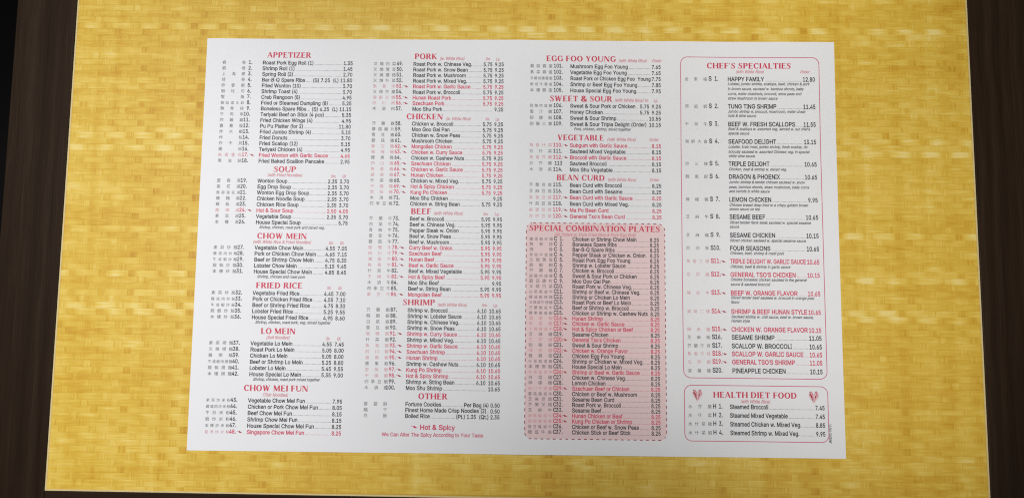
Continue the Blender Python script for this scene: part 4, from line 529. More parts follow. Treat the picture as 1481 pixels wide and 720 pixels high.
 '雞': [[20,62,23,52,28,54,24,63],[40,73,5,67,6,62,43,68],[6,60,10,50,15,52,11,62],[39,65,33,52,37,51,44,63],[22,24,21,18,4,18,4,13,20,13,15,3,3,-2,6,-7,23,6,39,-6,43,-2,26,13,43,13,43,18,27,18,28,24],[54,33,65,33,65,21,54,21],[54,39,54,50,65,50,65,39],[63,70,69,56,54,56,60,72,53,74,39,40,43,35,48,43,48,-7,54,-7,54,-3,84,-3,84,3,71,3,71,15,81,15,81,21,71,21,71,33,81,33,81,39,71,39,71,50,83,50,83,56,75,58,68,71],[54,15,65,15,65,3,54,3],[7,23,37,27,40,22,44,24,36,39,31,37,35,31,17,30,37,46,33,49,25,42,15,41,24,51,20,54,6,41,8,36,19,37,6,29]],
 '雪': [[17,48,17,43,36,43,36,48],[15,38,15,33,36,33,36,38],[51,38,51,33,73,33,73,38],[51,48,51,43,71,43,71,48],[7,59,7,40,13,40,13,53,40,53,40,31,47,31,47,53,75,53,75,40,81,40,81,59,47,59,47,65,76,65,76,70,12,70,12,65,40,65,40,59],[14,27,14,21,66,21,66,14,16,14,16,9,66,9,66,2,13,2,13,-4,66,-4,66,-7,72,-7,72,27]],
 '雲': [[15,28,15,23,73,23,73,28],[17,48,17,44,36,44,36,48],[15,38,15,33,36,33,36,38],[51,38,51,33,72,33,72,38],[51,48,51,44,70,44,70,48],[16,-6,68,-3,73,-7,79,-4,61,11,83,11,83,16,5,16,5,11,26,11,13,0],[54,9,63,2,25,1,35,11],[7,59,7,40,13,40,13,53,40,53,40,32,47,32,47,53,75,53,75,40,81,40,81,59,47,59,47,65,76,65,76,70,11,70,11,65,40,65,40,59]],
 '青': [[64,29,64,23,24,23,24,29],[18,34,18,-7,24,-7,24,7,64,7,62,-1,50,-1,52,-7,70,-4,71,34],[24,18,64,18,64,12,24,12],[40,74,40,68,11,68,11,62,40,62,40,57,14,57,14,52,40,52,40,45,5,45,5,40,82,40,82,45,47,45,47,52,74,52,74,57,47,57,47,62,78,62,78,68,47,68,47,74]],
 '須': [[25,72,3,55,8,51,32,69],[27,47,5,29,9,25,33,45],[29,23,3,0,8,-5,35,21],[45,37,74,37,74,29,45,29],[45,24,74,24,74,15,45,15],[45,50,74,50,74,42,45,42],[48,8,27,-2,32,-7,54,4],[63,4,80,-7,86,-3,68,8],[38,55,38,10,80,10,80,55,60,55,62,64,84,64,84,69,34,69,34,64,55,64,53,55]],
 '飯': [[77,71,44,65,43,17,36,-4,41,-7,48,15,50,43,62,12,47,-2,51,-7,65,6,80,-7,84,-2,69,12,81,48,50,49,50,61,82,66],[74,43,65,17,56,43],[31,31,31,24,15,24,15,31],[31,36,15,36,15,43,31,43],[25,15,28,9,15,4,15,19,36,19,36,48,26,48,23,58,18,56,21,48,9,48,9,6,5,0,8,-6,30,5,32,-2,37,1,29,17],[21,74,2,55,5,49,22,65,37,52,40,56,25,70,26,72]],
 '餃': [[66,50,79,31,84,35,71,53],[50,53,38,35,43,31,56,51],[54,72,60,61,39,61,39,55,82,55,82,61,60,61,65,64,59,74],[67,37,61,20,53,36,47,35,57,14,36,-2,40,-7,61,9,80,-7,85,-1,64,14,74,35],[27,31,27,24,15,24,15,31],[27,36,15,36,15,43,27,43],[24,15,27,8,15,4,15,19,33,19,33,48,26,48,22,57,17,56,20,48,9,48,9,6,5,0,7,-6,28,4,30,-3,36,0,29,17],[20,74,2,55,6,48,21,65,33,52,37,57,24,69,26,72]],
 '餅': [[47,71,54,55,59,58,52,73],[31,31,31,24,15,24,15,31],[31,36,15,36,15,43,31,43],[25,15,28,9,15,4,15,19,36,19,36,48,27,48,23,58,18,56,21,48,9,48,9,6,5,0,8,-6,30,5,33,-3,38,-1,30,17],[22,74,2,55,5,49,22,65,37,52,41,56,25,70,27,72],[68,49,68,32,57,32,57,49],[72,73,65,55,42,55,42,49,51,49,51,32,41,32,41,26,51,26,48,12,39,-2,43,-6,53,9,57,26,68,26,68,-7,73,-7,73,26,84,26,84,32,73,32,73,49,83,49,83,55,70,55,78,71]],
 '香': [[24,10,64,10,64,1,24,1],[24,15,24,22,64,22,64,15],[18,28,18,-7,24,-7,24,-4,64,-4,64,-7,71,-7,71,28],[68,73,12,66,14,61,40,62,40,53,5,53,5,47,33,47,3,28,8,23,40,47,40,30,47,30,47,47,80,24,84,29,54,47,83,47,83,53,47,53,47,63,73,68]],
 '骨': [[19,70,19,47,7,47,7,30,13,30,13,41,74,41,74,30,81,30,81,47,68,47,68,70],[25,47,25,54,43,54,43,47],[62,47,49,47,49,59,25,59,25,65,62,65],[63,31,63,24,25,24,25,31],[18,36,18,-7,25,-7,25,7,63,7,63,0,50,-2,52,-7,69,-4,69,36],[25,19,63,19,63,12,25,12]],
 '魚': [[30,11,32,-6,39,-5,37,11],[48,11,54,-6,60,-4,54,12],[65,11,78,-7,84,-4,71,14],[16,13,3,-4,9,-7,22,11],[21,32,40,32,40,22,21,22],[47,32,68,32,68,22,47,22],[21,48,40,48,40,38,21,38],[47,48,68,48,68,38,47,38],[29,74,4,47,9,42,15,47,15,16,74,16,74,53,51,53,59,65,33,68,36,72],[22,53,29,62,50,62,43,53]],
 '鮮': [[35,14,41,-2,46,-1,39,15],[26,13,30,-3,34,-2,30,14],[18,13,19,-3,24,-3,22,13],[10,14,3,-4,8,-7,14,12],[73,74,67,58,58,58,52,73,46,71,52,56,44,56,44,51,60,51,60,39,46,39,46,33,60,33,60,21,43,21,43,15,60,15,60,-7,66,-7,66,15,84,15,84,21,66,21,66,33,81,33,81,39,66,39,66,51,82,51,82,56,72,56,80,72],[28,60,24,51,14,51,18,60],[16,74,3,46,8,42,9,18,41,18,41,51,30,51,36,63,20,66,22,73],[14,32,22,32,22,23,14,23],[27,32,36,32,36,23,27,23],[14,46,22,46,22,37,14,37],[27,46,36,46,36,37,27,37]],
 '鳳': [[23,10,15,-2,19,-4,27,9],[30,9,31,-3,36,-2,34,10],[38,9,42,-1,46,0,42,10],[47,10,52,2,56,4,50,11],[13,69,11,22,3,-3,8,-7,17,20,19,63,68,63,70,14,79,-7,83,-3,85,9,81,13,80,0,75,22,74,69],[25,50,25,13,60,13,58,-1,48,-1,50,-6,61,-5,66,17,31,17,31,21,66,21,66,25,31,25,31,29,60,29,60,50,44,50,46,54,65,54,65,59,22,59,22,54,40,54,38,50],[31,38,55,38,55,33,31,33],[31,42,31,46,55,46,55,42]],
 '麵': [[59,29,66,29,66,19,59,19],[59,34,59,45,66,45,66,34],[59,14,66,14,66,3,59,3],[54,3,48,3,48,45,54,45],[70,3,70,45,77,45,77,3],[42,51,42,-7,48,-7,48,-3,77,-3,77,-7,82,-7,82,51,64,51,67,63,84,63,84,69,41,69,41,63,60,63,58,51],[13,13,20,8,3,-2,6,-7,24,4,31,-3,35,0,28,8,38,26,22,28,26,33,26,41,37,32,40,36,29,45,33,50,38,44,41,47,35,54,36,59,32,60,26,48,26,62,39,62,39,67,26,67,26,74,21,74,21,67,5,67,5,62,21,62,21,49,3,34,6,30,21,42,21,33,4,15,8,10,19,23,31,23,24,11,17,16],[12,60,4,45,8,43,13,50,17,45,20,48,15,54,16,60]],
 '麻': [[31,55,31,42,18,42,18,37,30,37,14,10,19,5,31,27,31,-7,37,-7,37,29,45,18,49,23,37,37,47,37,47,42,37,42,37,55],[62,55,62,42,50,42,50,37,61,37,44,9,48,5,62,28,62,-7,69,-7,69,29,81,5,85,10,71,37,83,37,83,42,69,42,69,55],[41,72,45,63,9,63,8,19,2,-2,8,-6,14,17,16,57,83,57,83,63,52,63,48,74]],
 '龍': [[19,72,22,66,5,66,5,60,42,60,42,66,28,66,25,74],[32,59,27,48,20,49,16,59,11,58,14,48,4,48,4,42,44,42,44,48,33,48,38,58],[15,21,34,21,34,15,15,15],[15,26,15,32,34,32,34,26],[8,37,8,-7,15,-7,15,10,34,10,34,1,24,0,26,-6,39,-3,40,37],[51,-5,82,-4,85,4,79,6,78,0,56,0,55,6,80,6,80,11,55,11,55,16,79,16,79,21,55,21,55,26,79,26,79,30,55,30,55,36,80,36,80,54,55,54,55,61,83,61,83,67,55,67,55,74,48,74,48,49,73,49,73,41,48,41]],
}

# ---------- serif heading glyphs (cap height 1)
T=.225;s=.10
def q(*p):
    a=sum(p[i][0]*p[(i+1)%len(p)][1]-p[(i+1)%len(p)][0]*p[i][1] for i in range(len(p)))
    return [list(p) if a>0 else list(p)[::-1]]
def rect(x0,y0,x1,y1): return q((x0,y0),(x1,y0),(x1,y1),(x0,y1))
def stem(x,t=T,y0=0,y1=1,sf=.07):
    r=rect(x,y0,x+t,y1)
    r+=q((x-sf,y1),(x+t+sf,y1),(x+t,y1-.09),(x,y1-.09)); r+=q((x-sf,y0),(x+t+sf,y0),(x+t,y0+.09),(x,y0+.09)); return r
def strip(pts,ws):
    r=[];L=[]
    for i,(p,w) in enumerate(zip(pts,ws)):
        a=pts[max(i-1,0)];b=pts[min(i+1,len(pts)-1)];dx,dy=b[0]-a[0],b[1]-a[1];l=math.hypot(dx,dy);nx,ny=-dy/l*w/2,dx/l*w/2
        L.append(((p[0]+nx,p[1]+ny),(p[0]-nx,p[1]-ny)))
    for a,b in zip(L,L[1:]): r+=q(a[0],a[1],b[1],b[0])
    return r
def arc(cx,cy,rx,ry,a0,a1,tv=T,th=s,n=12):
    pts=[];ws=[]
    for i in range(n+1):
        a=math.radians(a0+(a1-a0)*i/n);rrx=rx-tv/2;rry=ry-th/2
        pts.append((cx+rrx*math.cos(a),cy+rry*math.sin(a)));ws.append(th+(tv-th)*abs(math.cos(a))**1.3)
    return strip(pts,ws)
def diag(x0,y0,x1,y1,w): # horizontal-width slanted bar
    return q((x0-w/2,y0),(x0+w/2,y0),(x1+w/2,y1),(x1-w/2,y1))
def arm(x0,x1,y,up): # horizontal arm with terminal tick
    r=rect(x0,y-s/2,x1,y+s/2)
    if up in(1,2): r+=q((x1,y-s/2),(x1,y+.17),(x1-.05,y+.0),(x1-.05,y-s/2))
    if up in(-1,2): r+=q((x1,y+s/2),(x1,y-.17),(x1-.05,y-.0),(x1-.05,y+s/2))
    return r
def serif(x,y,w=.17,d=1): return q((x-w,y),(x+w,y),(x+.05,y-d*.07),(x-.05,y-d*.07))
S={}
S['A']=(.92,diag(.12,0,.46,1,.09)+diag(.78,0,.44,1,.23)+rect(.24,.28,.68,.36)+serif(.12,0,.12,-1)+serif(.78,0,.16,-1))
S['B']=(.82,stem(.09)+arc(.40,.76,.32,.24,-90,90)+arc(.42,.27,.37,.27,-90,90)+rect(.2,.92,.45,1)+rect(.2,.48,.45,.56)+rect(.2,0,.45,.085))
S['C']=(.86,arc(.47,.5,.43,.52,42,318,n=20)+q((.77,.98),(.80,.68),(.74,.68),(.66,.90))+q((.80,.2),(.82,.26),(.76,.2),(.74,.12)))
S['D']=(.94,stem(.09)+arc(.40,.5,.48,.5,-90,90,n=16)+rect(.2,.915,.45,1)+rect(.2,0,.45,.085))
S['E']=(.78,stem(.09)+arm(.2,.68,.957,-1)+arm(.2,.58,.52,2)+arm(.2,.72,.043,1))
S['F']=(.74,stem(.09)+arm(.2,.68,.957,-1)+arm(.2,.58,.50,2))
S['G']=(.92,arc(.47,.5,.43,.52,42,330,n=20)+q((.77,.98),(.80,.68),(.74,.68),(.66,.90))+rect(.66,.05,.84,.42)+rect(.58,.38,.92,.46))
S['H']=(.98,stem(.09)+stem(.69)+rect(.2,.47,.75,.555))
S['I']=(.40,stem(.10))
S['K']=(.90,stem(.09)+diag(.24,.42,.70,1,.11)+diag(.40,.55,.74,0,.24)+serif(.7,1,.14,1)+serif(.76,0,.14,-1))
S['L']=(.74,stem(.09)+arm(.2,.70,.043,1))
S['M']=(1.12,rect(.12,0,.21,1)+rect(.82,0,1.02,1)+diag(.56,.05,.20,1,.24)+diag(.54,.05,.88,1,.11)+serif(.165,0,.14,-1)+serif(.92,0,.18,-1)+serif(.13,1,.1,1)+serif(.95,1,.14,1))
S['N']=(.98,rect(.12,0,.21,1)+rect(.76,0,.85,1)+diag(.78,0,.22,1,.25)+serif(.165,0,.14,-1)+serif(.805,1,.14,1)+serif(.12,1,.1,1))
S['O']=(.96,arc(.48,.5,.44,.52,0,360,n=26))
S['P']=(.80,stem(.09)+arc(.40,.72,.36,.28,-90,90)+rect(.2,.915,.45,1)+rect(.2,.44,.45,.52))
S['R']=(.88,stem(.09)+arc(.40,.74,.34,.26,-90,90)+rect(.2,.915,.45,1)+rect(.2,.48,.45,.56)+diag(.46,.52,.74,0,.24)+serif(.78,0,.12,-1))
S['S']=(.74,strip([(.62,.80),(.56,.92),(.38,.975),(.22,.92),(.17,.78),(.24,.64),(.40,.53),(.53,.42),(.58,.25),(.52,.08),(.34,.02),(.16,.07),(.08,.2)],[.10,.08,.09,.13,.17,.19,.22,.20,.18,.13,.09,.09,.10])+q((.64,.99),(.66,.72),(.60,.72),(.54,.90))+q((.05,.01),(.05,.3),(.11,.3),(.18,.1)))
S['T']=(.86,stem(.33)+rect(.1,.915,.76,1)+q((.06,.72),(.11,.72),(.2,.93),(.06,1))+q((.80,.72),(.75,.72),(.66,.93),(.80,1)))
S['U']=(.94,rect(.09,.35,.29,1)+rect(.76,.35,.85,1)+arc(.47,.36,.38,.38,180,360,tv=.17,th=.1,n=14)+serif(.19,1,.17,1)+serif(.805,1,.14,1))
S['V']=(.90,diag(.46,0,.20,1,.23)+diag(.46,0,.76,1,.10)+serif(.2,1,.18,1)+serif(.76,1,.13,1))
S['W']=(1.26,diag(.40,0,.20,1,.22)+diag(.40,0,.62,1,.10)+diag(.82,0,.60,1,.22)+diag(.82,0,1.06,1,.10)+serif(.2,1,.16,1)+serif(.62,1,.14,1)+serif(1.06,1,.13,1))
S['Y']=(.90,rect(.36,0,.56,.5)+diag(.46,.42,.20,1,.22)+diag(.47,.42,.74,1,.10)+serif(.46,0,.18,-1)+serif(.2,1,.18,1)+serif(.74,1,.13,1))
S['Z']=(.82,diag(.18,.04,.64,.96,.22)+rect(.1,.915,.72,1)+rect(.08,0,.74,.085)+q((.1,.72),(.16,.72),(.24,.93),(.1,1))+q((.76,.28),(.70,.28),(.62,.07),(.76,0)))
S["'"]=(.28,q((.08,1),(.22,1),(.15,.66)))

def pairs(p, s): return [(p[i] / s, p[i + 1] / s) for i in range(0, len(p), 2)]
S['&'] = (LATIN['&'][0] * 1.15 / 1000, [[(x * 1.1 + .03, y) for x, y in pairs(p, 1000)] for p in LATIN['&'][1]])
S[' '] = (.36, [])

# advance of each letter as a fraction of the cap height, narrow grotesque proportions
WIDE = {' ': 278, '&': 667, "'": 191, '(': 333, ')': 333, '-': 333, '.': 278, ',': 278, '/': 278, 'I': 278, 'J': 500, 'L': 556, 'M': 833,
        'C': 722, 'D': 722, 'G': 778, 'O': 778, 'Q': 778, 'H': 722, 'N': 722, 'R': 722, 'U': 722, 'F': 611, 'T': 611, 'Z': 611, 'W': 944,
        'c': 500, 'f': 278, 'i': 222, 'j': 222, 'k': 500, 'l': 222, 'm': 833, 'r': 333, 's': 500, 't': 278, 'v': 500, 'w': 722, 'x': 500, 'y': 500, 'z': 500}
def letter(ch):
    adv = LATIN[ch][0] / 1000
    want = WIDE.get(ch, 667 if ch.isupper() else 556) / 718
    k = want / adv
    return want, [[(x * k, y) for x, y in pairs(p, 1000)] for p in LATIN[ch][1]]

def outlines(ch, face):
    if face == 's': return S[ch]
    if face == 'h': return .36, [pairs(p, 250) for p in HAN[ch]]
    return letter(ch)

def triangulate(polys):
    polys = [p for p in polys if len(p) >= 3]
    vs = []; es = []
    for p in polys:
        n = len(vs); vs += [Vector(q) for q in p]; es += [(n + i, n + (i + 1) % len(p)) for i in range(len(p))]
    if not vs: return [], []
    ov, oe, of, *_ = delaunay_2d_cdt(vs, es, [], 0, 1e-5)
    tris = []
    for f in of:
        x = sum(ov[i].x for i in f) / len(f); y = sum(ov[i].y for i in f) / len(f)
        w = 0
        for p in polys:
            for i in range(len(p)):
                (x0, y0), (x1, y1) = p[i - 1], p[i]
                if (y0 <= y) != (y1 <= y) and x < x0 + (y - y0) * (x1 - x0) / (y1 - y0):
                    w += 1 if y1 > y0 else -1
        if w: tris.append(tuple(f))
    return [tuple(v) for v in ov], tris

CACHE = {}
def glyph(ch, face):
    key = (ch, face)
    if key not in CACHE:
        adv, polys = outlines(ch, face)
        CACHE[key] = (adv, *triangulate(polys))
    return CACHE[key]

class Ink:
    """collects flat print; coordinates in millimetres on the sheet"""
    def __init__(self): self.v = []; self.f = []; self.m = []; self.mats = []
    def mi(self, mat):
        if mat not in self.mats: self.mats.append(mat)
        return self.mats.index(mat)
    def shape(self, vs, tris, mat, lift=0.0):
        n = len(self.v); k = self.mi(mat)
        self.v += [(x, y, lift) for x, y in vs]
        self.f += [tuple(i + n for i in t) for t in tris]; self.m += [k] * len(tris)
    def poly(self, pts, mat, lift=0.0): self.shape(pts, [tuple(range(len(pts)))], mat, lift)
    def text(self, s, x, y, cap, sx, mat, face='l', align='l', shear=0.0, rot=False):
        w = width(s, face) * cap * sx
        if align == 'r': x -= w
        cur = 0.0
        for ch in s:
            adv, vs, tr = glyph(ch, face)
            if tr:
                if rot: pts = [(x - v * cap, y + (cur + u) * cap * sx) for u, v in vs]
                else: pts = [(x + (cur + u + shear * v) * cap * sx, y + v * cap) for u, v in vs]
                self.shape(pts, tr, mat)
            cur += adv
        return x, x + w
    def build(self, name, parent):
        vs = [(x / 1000, y / 1000, paper_z(x / 1000, y / 1000) + 0.00007 + l) for x, y, l in self.v]
        return mesh_obj(name, vs, self.f, self.mats, parent, self.m)

def width(s, face='l'): return sum(glyph(c, face)[0] for c in s)

def chili(ink, x, y, sc=1.0, mat=None):
    """small pepper: body pointing right and down, stalk curling up to the left"""
    mat = mat or M_CHILI
    body = [(-.2, .25), (.35, .95), (.95, .80), (1.35, .35), (2.1, -.15), (2.75, -.35), (1.9, -.55), (1.0, -.60), (.3, -.35)]
    ink.poly([(x + a * sc, y + b * sc) for a, b in reversed(body)], mat)
    pts = [(-.15, .35), (-.55, .75), (-1.1, .85), (-1.6, .45)]
    for (a, b), (c, d) in zip(pts, pts[1:]):
        L = math.hypot(c - a, d - b); nx, ny = -(d - b) / L * .13, (c - a) / L * .13
        ink.poly([(x + sc * u, y + sc * v) for u, v in ((a + nx, b + ny), (c + nx, d + ny), (c - nx, d - ny), (a - nx, b - ny))][::-1], mat)

COLUMNS = {0: [-176.89, -183.84, -204.69, -188.34, -114.32, 0], 1: [-72.72, -79.64, -100.12, -84.45, -10.15, 0], 2: [35.31, 30.33, 7.79, 23.61, 97.47, 0], 3: [37.22, 31.28, 8.37, 24.6, 95.54, 24.81], 4: [143.01, 136.78, 113.61, 129.49, 202.49, 129.98], 5: [140.92, 136.34, 113.5, 129.56, 203.08, 129.79]}
XSCALE = {0: 0.95, 1: 0.916, 2: 0.934, 3: 0.886, 4: 0.831, 5: 0.828}
CAPS = {0: 2.55, 1: 2.55, 2: 2.55, 3: 2.6, 4: 2.95, 5: 2.8}
BOXES = {'combination plates': (6.27, 13.22, 99.31, -129.36), "chef's specialties": (110.91, 128.68, 205.24, -88.74), 'health diet': (111.15, -93.55, 205.23, -129.51)}
EXTRA = {'hot': (-62.74, -124.48, 23.19), 'pep': (-66.97, -123.0), 'we': (-87.73, -128.79, 66.93), 'side': (206.81, -130.06, -12.49), 'h1': (119.79, -99.83), 'h2': (196.07, -100.2)}
SECTIONS = [
['appetizer', 'APPETIZER', [-173.97, 126.29, 30.58], 0,
 [],
 [['春卷', '1.', 'Roast Pork Egg Roll (1)', '1.35', 121.41],
  ['蝦卷', '2.', 'Shrimp Roll (1)', '1.45', 117.36],
  ['上海卷', '3.', 'Spring Roll (2)', '2.70', 113.31],
  ['排骨', '4.', 'Bar-B-Q Spare Ribs', '(S) 7.25  (L) 11.80', 109.26],
  ['炸雲吞', '5.', 'Fried Wonton (10)', '3.70', 105.21],
  ['蝦吐司', '6.', 'Shrimp Toast (4)', '3.70', 101.16],
  ['蟹角', '7.', 'Crab Rangoon (8)', '4.95', 97.12],
  ['鍋貼或水餃', '8.', 'Fried or Steamed Dumpling (8)', '5.25', 93.07],
  ['無骨排', '9.', 'Boneless Spare Ribs', '(S) 6.25  (L) 11.15', 89.02],
  ['牛肉串', '10.', 'Teriyaki Beef on Stick (4 pcs)', '5.35', 84.97],
  ['炸雞翼', '11.', 'Fried Chicken Wings (4)', '4.95', 80.92],
  ['寶寶盤', '12.', 'Pu Pu Platter (for 2)', '11.80', 76.87],
  ['炸大蝦', '13.', 'Fried Jumbo Shrimp (4)', '5.15', 72.82],
  ['炸包', '14.', 'Fried Donuts', '3.70', 68.77],
  ['炸干貝', '15.', 'Fried Scallop (12)', '5.15', 64.72],
  ['雞串', '16.', 'Teriyaki Chicken (4)', '4.95', 60.68],
  ['魚香雲吞', '*17.', 'Fried Wonton with Garlic Sauce', '4.65', 56.63],
  ['蔥油餅', '18.', 'Fried Baked Scallion Pancake', '2.95', 52.58]]],
['soup', 'SOUP', [-166.36, 46.34, 15.66], 0,
 [['s', '(with Fried Noodles)', -170.46, 43.22, 23.78],
  ['c', 'Sm.', -127.1, 42.73, 3.76],
  ['c', 'Qt.', -119.35, 42.71, 3.05],
  ['n', 'Shrimp, chicken, roast pork and mixed veg.', -174.49, 7.53, 44.55]],
 [['雲吞湯', '19.', 'Wonton Soup', '2.35;3.70', 38.9],
  ['蛋花湯', '20.', 'Egg Drop Soup', '2.35;3.70', 34.85],
  ['雲吞蛋花湯', '21.', 'Wonton Egg Drop Soup', '2.35;3.70', 30.8],
  ['雞麵湯', '22.', 'Chicken Noodle Soup', '2.35;3.70', 26.75],
  ['雞飯湯', '23.', 'Chicken Rice Soup', '2.35;3.70', 22.7],
  ['酸辣湯', '*24.', 'Hot & Sour Soup', '2.50;4.05', 18.65],
  ['素菜湯', '25.', 'Vegetable Soup', '2.35;3.70', 14.6],
  ['本樓湯', '26.', 'House Special Soup', '5.75', 10.55]]],
['chow mein', 'CHOW MEIN', [-175.59, 0.66, 33.88], 0,
 [['s', '(with White Rice & Fried Noodles)', -178.3, -2.52, 39.44],
  ['c', 'Sm.', -126.95, -2.77, 3.26],
  ['c', 'Qt.', -119.49, -2.8, 3.03],
  ['n', 'Shrimp, chicken and roast pork', -174.46, -25.79, 32.26]],
 [['素菜炒麵', '27.', 'Vegetable Chow Mein', '4.55;7.05', -6.71],
  ['雞或肉炒麵', '28.', 'Pork or Chicken Chow Mein', '4.65;7.15', -10.73],
  ['牛或蝦炒麵', '29.', 'Beef or Shrimp Chow Mein', '4.75;8.35', -14.75],
  ['龍蝦炒麵', '30.', 'Lobster Chow Mein', '5.15;9.45', -18.78],
  ['本樓炒麵', '31.', 'House Special Chow Mein', '4.85;8.45', -22.8]]],
['fried rice', 'FRIED RICE', [-175.0, -32.66, 31.54], 0,
 [['c', 'Sm.', -127.08, -32.96, 3.01],
  ['c', 'Qt.', -119.66, -33.03, 2.78],
  ['n', 'Shrimp, chicken, roast pork, veg. mixed together', -174.4, -56.24, 50.37]],
 [['素菜炒飯', '32.', 'Vegetable Fried Rice', '4.45;7.00', -37.18],
  ['雞或肉炒飯', '33.', 'Pork or Chicken Fried Rice', '4.55;7.10', -41.22],
  ['牛或蝦炒飯', '34.', 'Beef or Shrimp Fried Rice', '4.75;8.30', -45.25],
  ['龍蝦炒飯', '35.', 'Lobster Fried Rice', '5.25;9.55', -49.29],
  ['本樓炒飯', '36.', 'House Special Fried Rice', '4.95;8.60', -53.33]]],
['lo mein', 'LO MEIN', [-170.41, -63.07, 23.48], 0,
 [['s', '(Soft Noodles)', -166.72, -66.41, 15.81],
  ['c', 'Sm.', -126.61, -66.7, 2.76],
  ['c', 'Qt.', -119.23, -66.76, 2.76],
  ['n', 'Shrimp, chicken, roast pork mixed together', -174.29, -93.83, 44.48]],
 [['素菜撈麵', '37.', 'Vegetable Lo Mein', '4.55;7.45', -70.61],
  ['叉燒撈麵', '38.', 'Roast Pork Lo Mein', '5.05;8.00', -74.67],
  ['雞撈麵', '39.', 'Chicken Lo Mein', '5.05;8.00', -78.73],
  ['牛或蝦肉撈麵', '40.', 'Beef or Shrimp Lo Mein', '5.25;8.80', -82.79],
  ['龍蝦撈麵', '41.', 'Lobster Lo Mein', '5.45;9.55', -86.85],
  ['本樓撈麵', '42.', 'House Special Lo Mein', '5.35;9.00', -90.91]]],
['chow mei fun', 'CHOW MEI FUN', [-180.09, -100.67, 42.93], 0,
 [['s', '(Thin Noodles)', -167.57, -104.09, 17.07]],
 [['素菜炒米粉', '43.', 'Vegetable Chow Mei Fun', '7.95', -108.05],
  ['雞或肉炒米粉', '44.', 'Chicken or Pork Chow Mei Fun', '8.05', -112.17],
  ['牛炒米粉', '45.', 'Beef Chow Mei Fun', '8.15', -116.3],
  ['蝦炒米粉', '46.', 'Shrimp Chow Mei Fun', '8.15', -120.42],
  ['本樓炒米粉', '47.', 'House Special Chow Mei Fun', '8.25', -124.54],
  ['星洲炒米粉', '*48.', 'Singapore Chow Mei Fun', '8.25', -128.66]]],
['pork', 'PORK', [-71.97, 125.88, 15.73], 1,
 [['s', '(w. White Rice)', -54.61, 125.37, 17.15],
  ['c', 'Sm.', -22.93, 125.18, 3.43],
  ['c', 'Lg.', -15.73, 125.1, 2.76]],
 [['叉燒白菜', '49.', 'Roast Pork w. Chinese Veg.', '5.75;9.25', 121.11],
  ['叉燒雪豆', '50.', 'Roast Pork w. Snow Bean', '5.75;9.25', 117.17],
  ['叉燒蘑菇', '51.', 'Roast Pork w. Mushroom', '5.75;9.25', 113.24],
  ['叉燒什菜', '52.', 'Roast Pork w. Mixed Veg.', '5.75;9.25', 109.31],
  ['魚香肉', '*53.', 'Roast Pork w. Garlic Sauce', '5.75;9.25', 105.37],
  ['叉燒芥蘭', '54.', 'Roast Pork w. Broccoli', '5.75;9.25', 101.44],
  ['湖南叉燒', '*55.', 'Hunan Roast Pork', '5.75;9.25', 97.51],
  ['四川肉', '*56.', 'Szechuan Pork', '5.75;9.25', 93.57],
  ['木須肉', '57.', 'Moo Shu Pork', '9.25', 89.64]]],
['chicken', 'CHICKEN', [-76.59, 83.71, 25.21], 1,
 [['s', '(w. White Rice)', -49.61, 83.26, 17.16],
  ['c', 'Sm.', -22.52, 83.23, 3.07],
  ['c', 'Lg.', -15.66, 83.1, 2.84]],
 [['芥蘭雞', '58.', 'Chicken w. Broccoli', '5.75;9.25', 79.34],
  ['蘑菇雞片', '59.', 'Moo Goo Gai Pan', '5.75;9.25', 75.4],
  ['雪豆雞', '60.', 'Chicken w. Snow Peas', '5.75;9.25', 71.46],
  ['蘑菇雞', '61.', 'Mushroom Chicken', '5.75;9.25', 67.51],
  ['蒙古雞', '*62.', 'Mongolian Chicken', '5.75;9.25', 63.57],
  ['咖喱雞', '*63.', 'Chicken w. Curry Sauce', '5.75;9.25', 59.63],
  ['腰果雞', '64.', 'Chicken w. Cashew Nuts', '5.75;9.25', 55.69],
  ['四川雞', '*65.', 'Szechuan Chicken', '5.75;9.25', 51.75],
  ['魚香雞', '*66.', 'Chicken w. Garlic Sauce', '5.75;9.25', 47.8],
  ['湖南雞', '*67.', 'Hunan Chicken', '5.75;9.25', 43.86],
  ['什菜雞', '68.', 'Chicken w. Mixed Veg.', '5.75;9.25', 39.92],
  ['干燒雞', '*69.', 'Hot & Spicy Chicken', '5.75;9.25', 35.98],
  ['宮保雞', '*70.', 'Kung Po Chicken', '5.75;9.25', 32.04],
  ['木須雞', '71.', 'Moo Shu Chicken', '9.25', 28.09],
  ['四季豆雞', '72.', 'Chicken w. String Bean', '5.75;9.25', 24.15]]],
['beef', 'BEEF', [-72.11, 18.4, 14.08], 1,
 [['s', '(with White Rice)', -56.76, 18.04, 20.01],
  ['c', 'Sm.', -23.05, 17.9, 3.41],
  ['c', 'Lg.', -15.43, 17.88, 3.36]],
 [['芥蘭牛', '73.', 'Beef w. Broccoli', '5.95;9.95', 13.95],
  ['白菜牛', '74.', 'Beef w. Chinese Veg.', '5.95;9.95', 10.01],
  ['青椒牛', '75.', 'Pepper Steak w. Onion', '5.95;9.95', 6.08],
  ['雪豆牛', '76.', 'Beef w. Snow Peas', '5.95;9.95', 2.15],
  ['蘑菇牛', '77.', 'Beef w. Mushroom', '5.95;9.95', -1.79],
  ['咖喱牛', '*78.', 'Curry Beef w. Onion', '5.95;9.95', -5.72],
  ['四川牛', '*79.', 'Szechuan Beef', '5.95;9.95', -9.65],
  ['湖南牛', '*80.', 'Hunan Beef', '5.95;9.95', -13.58],
  ['魚香牛', '*81.', 'Beef w. Garlic Sauce', '5.95;9.95', -17.52],
  ['什菜牛', '82.', 'Beef w. Mixed Vegetable', '5.95;9.95', -21.45],
  ['干燒牛', '*83.', 'Hot & Spicy Beef', '5.95;9.95', -25.38],
  ['木須牛', '84.', 'Moo Shu Beef', '9.95', -29.32],
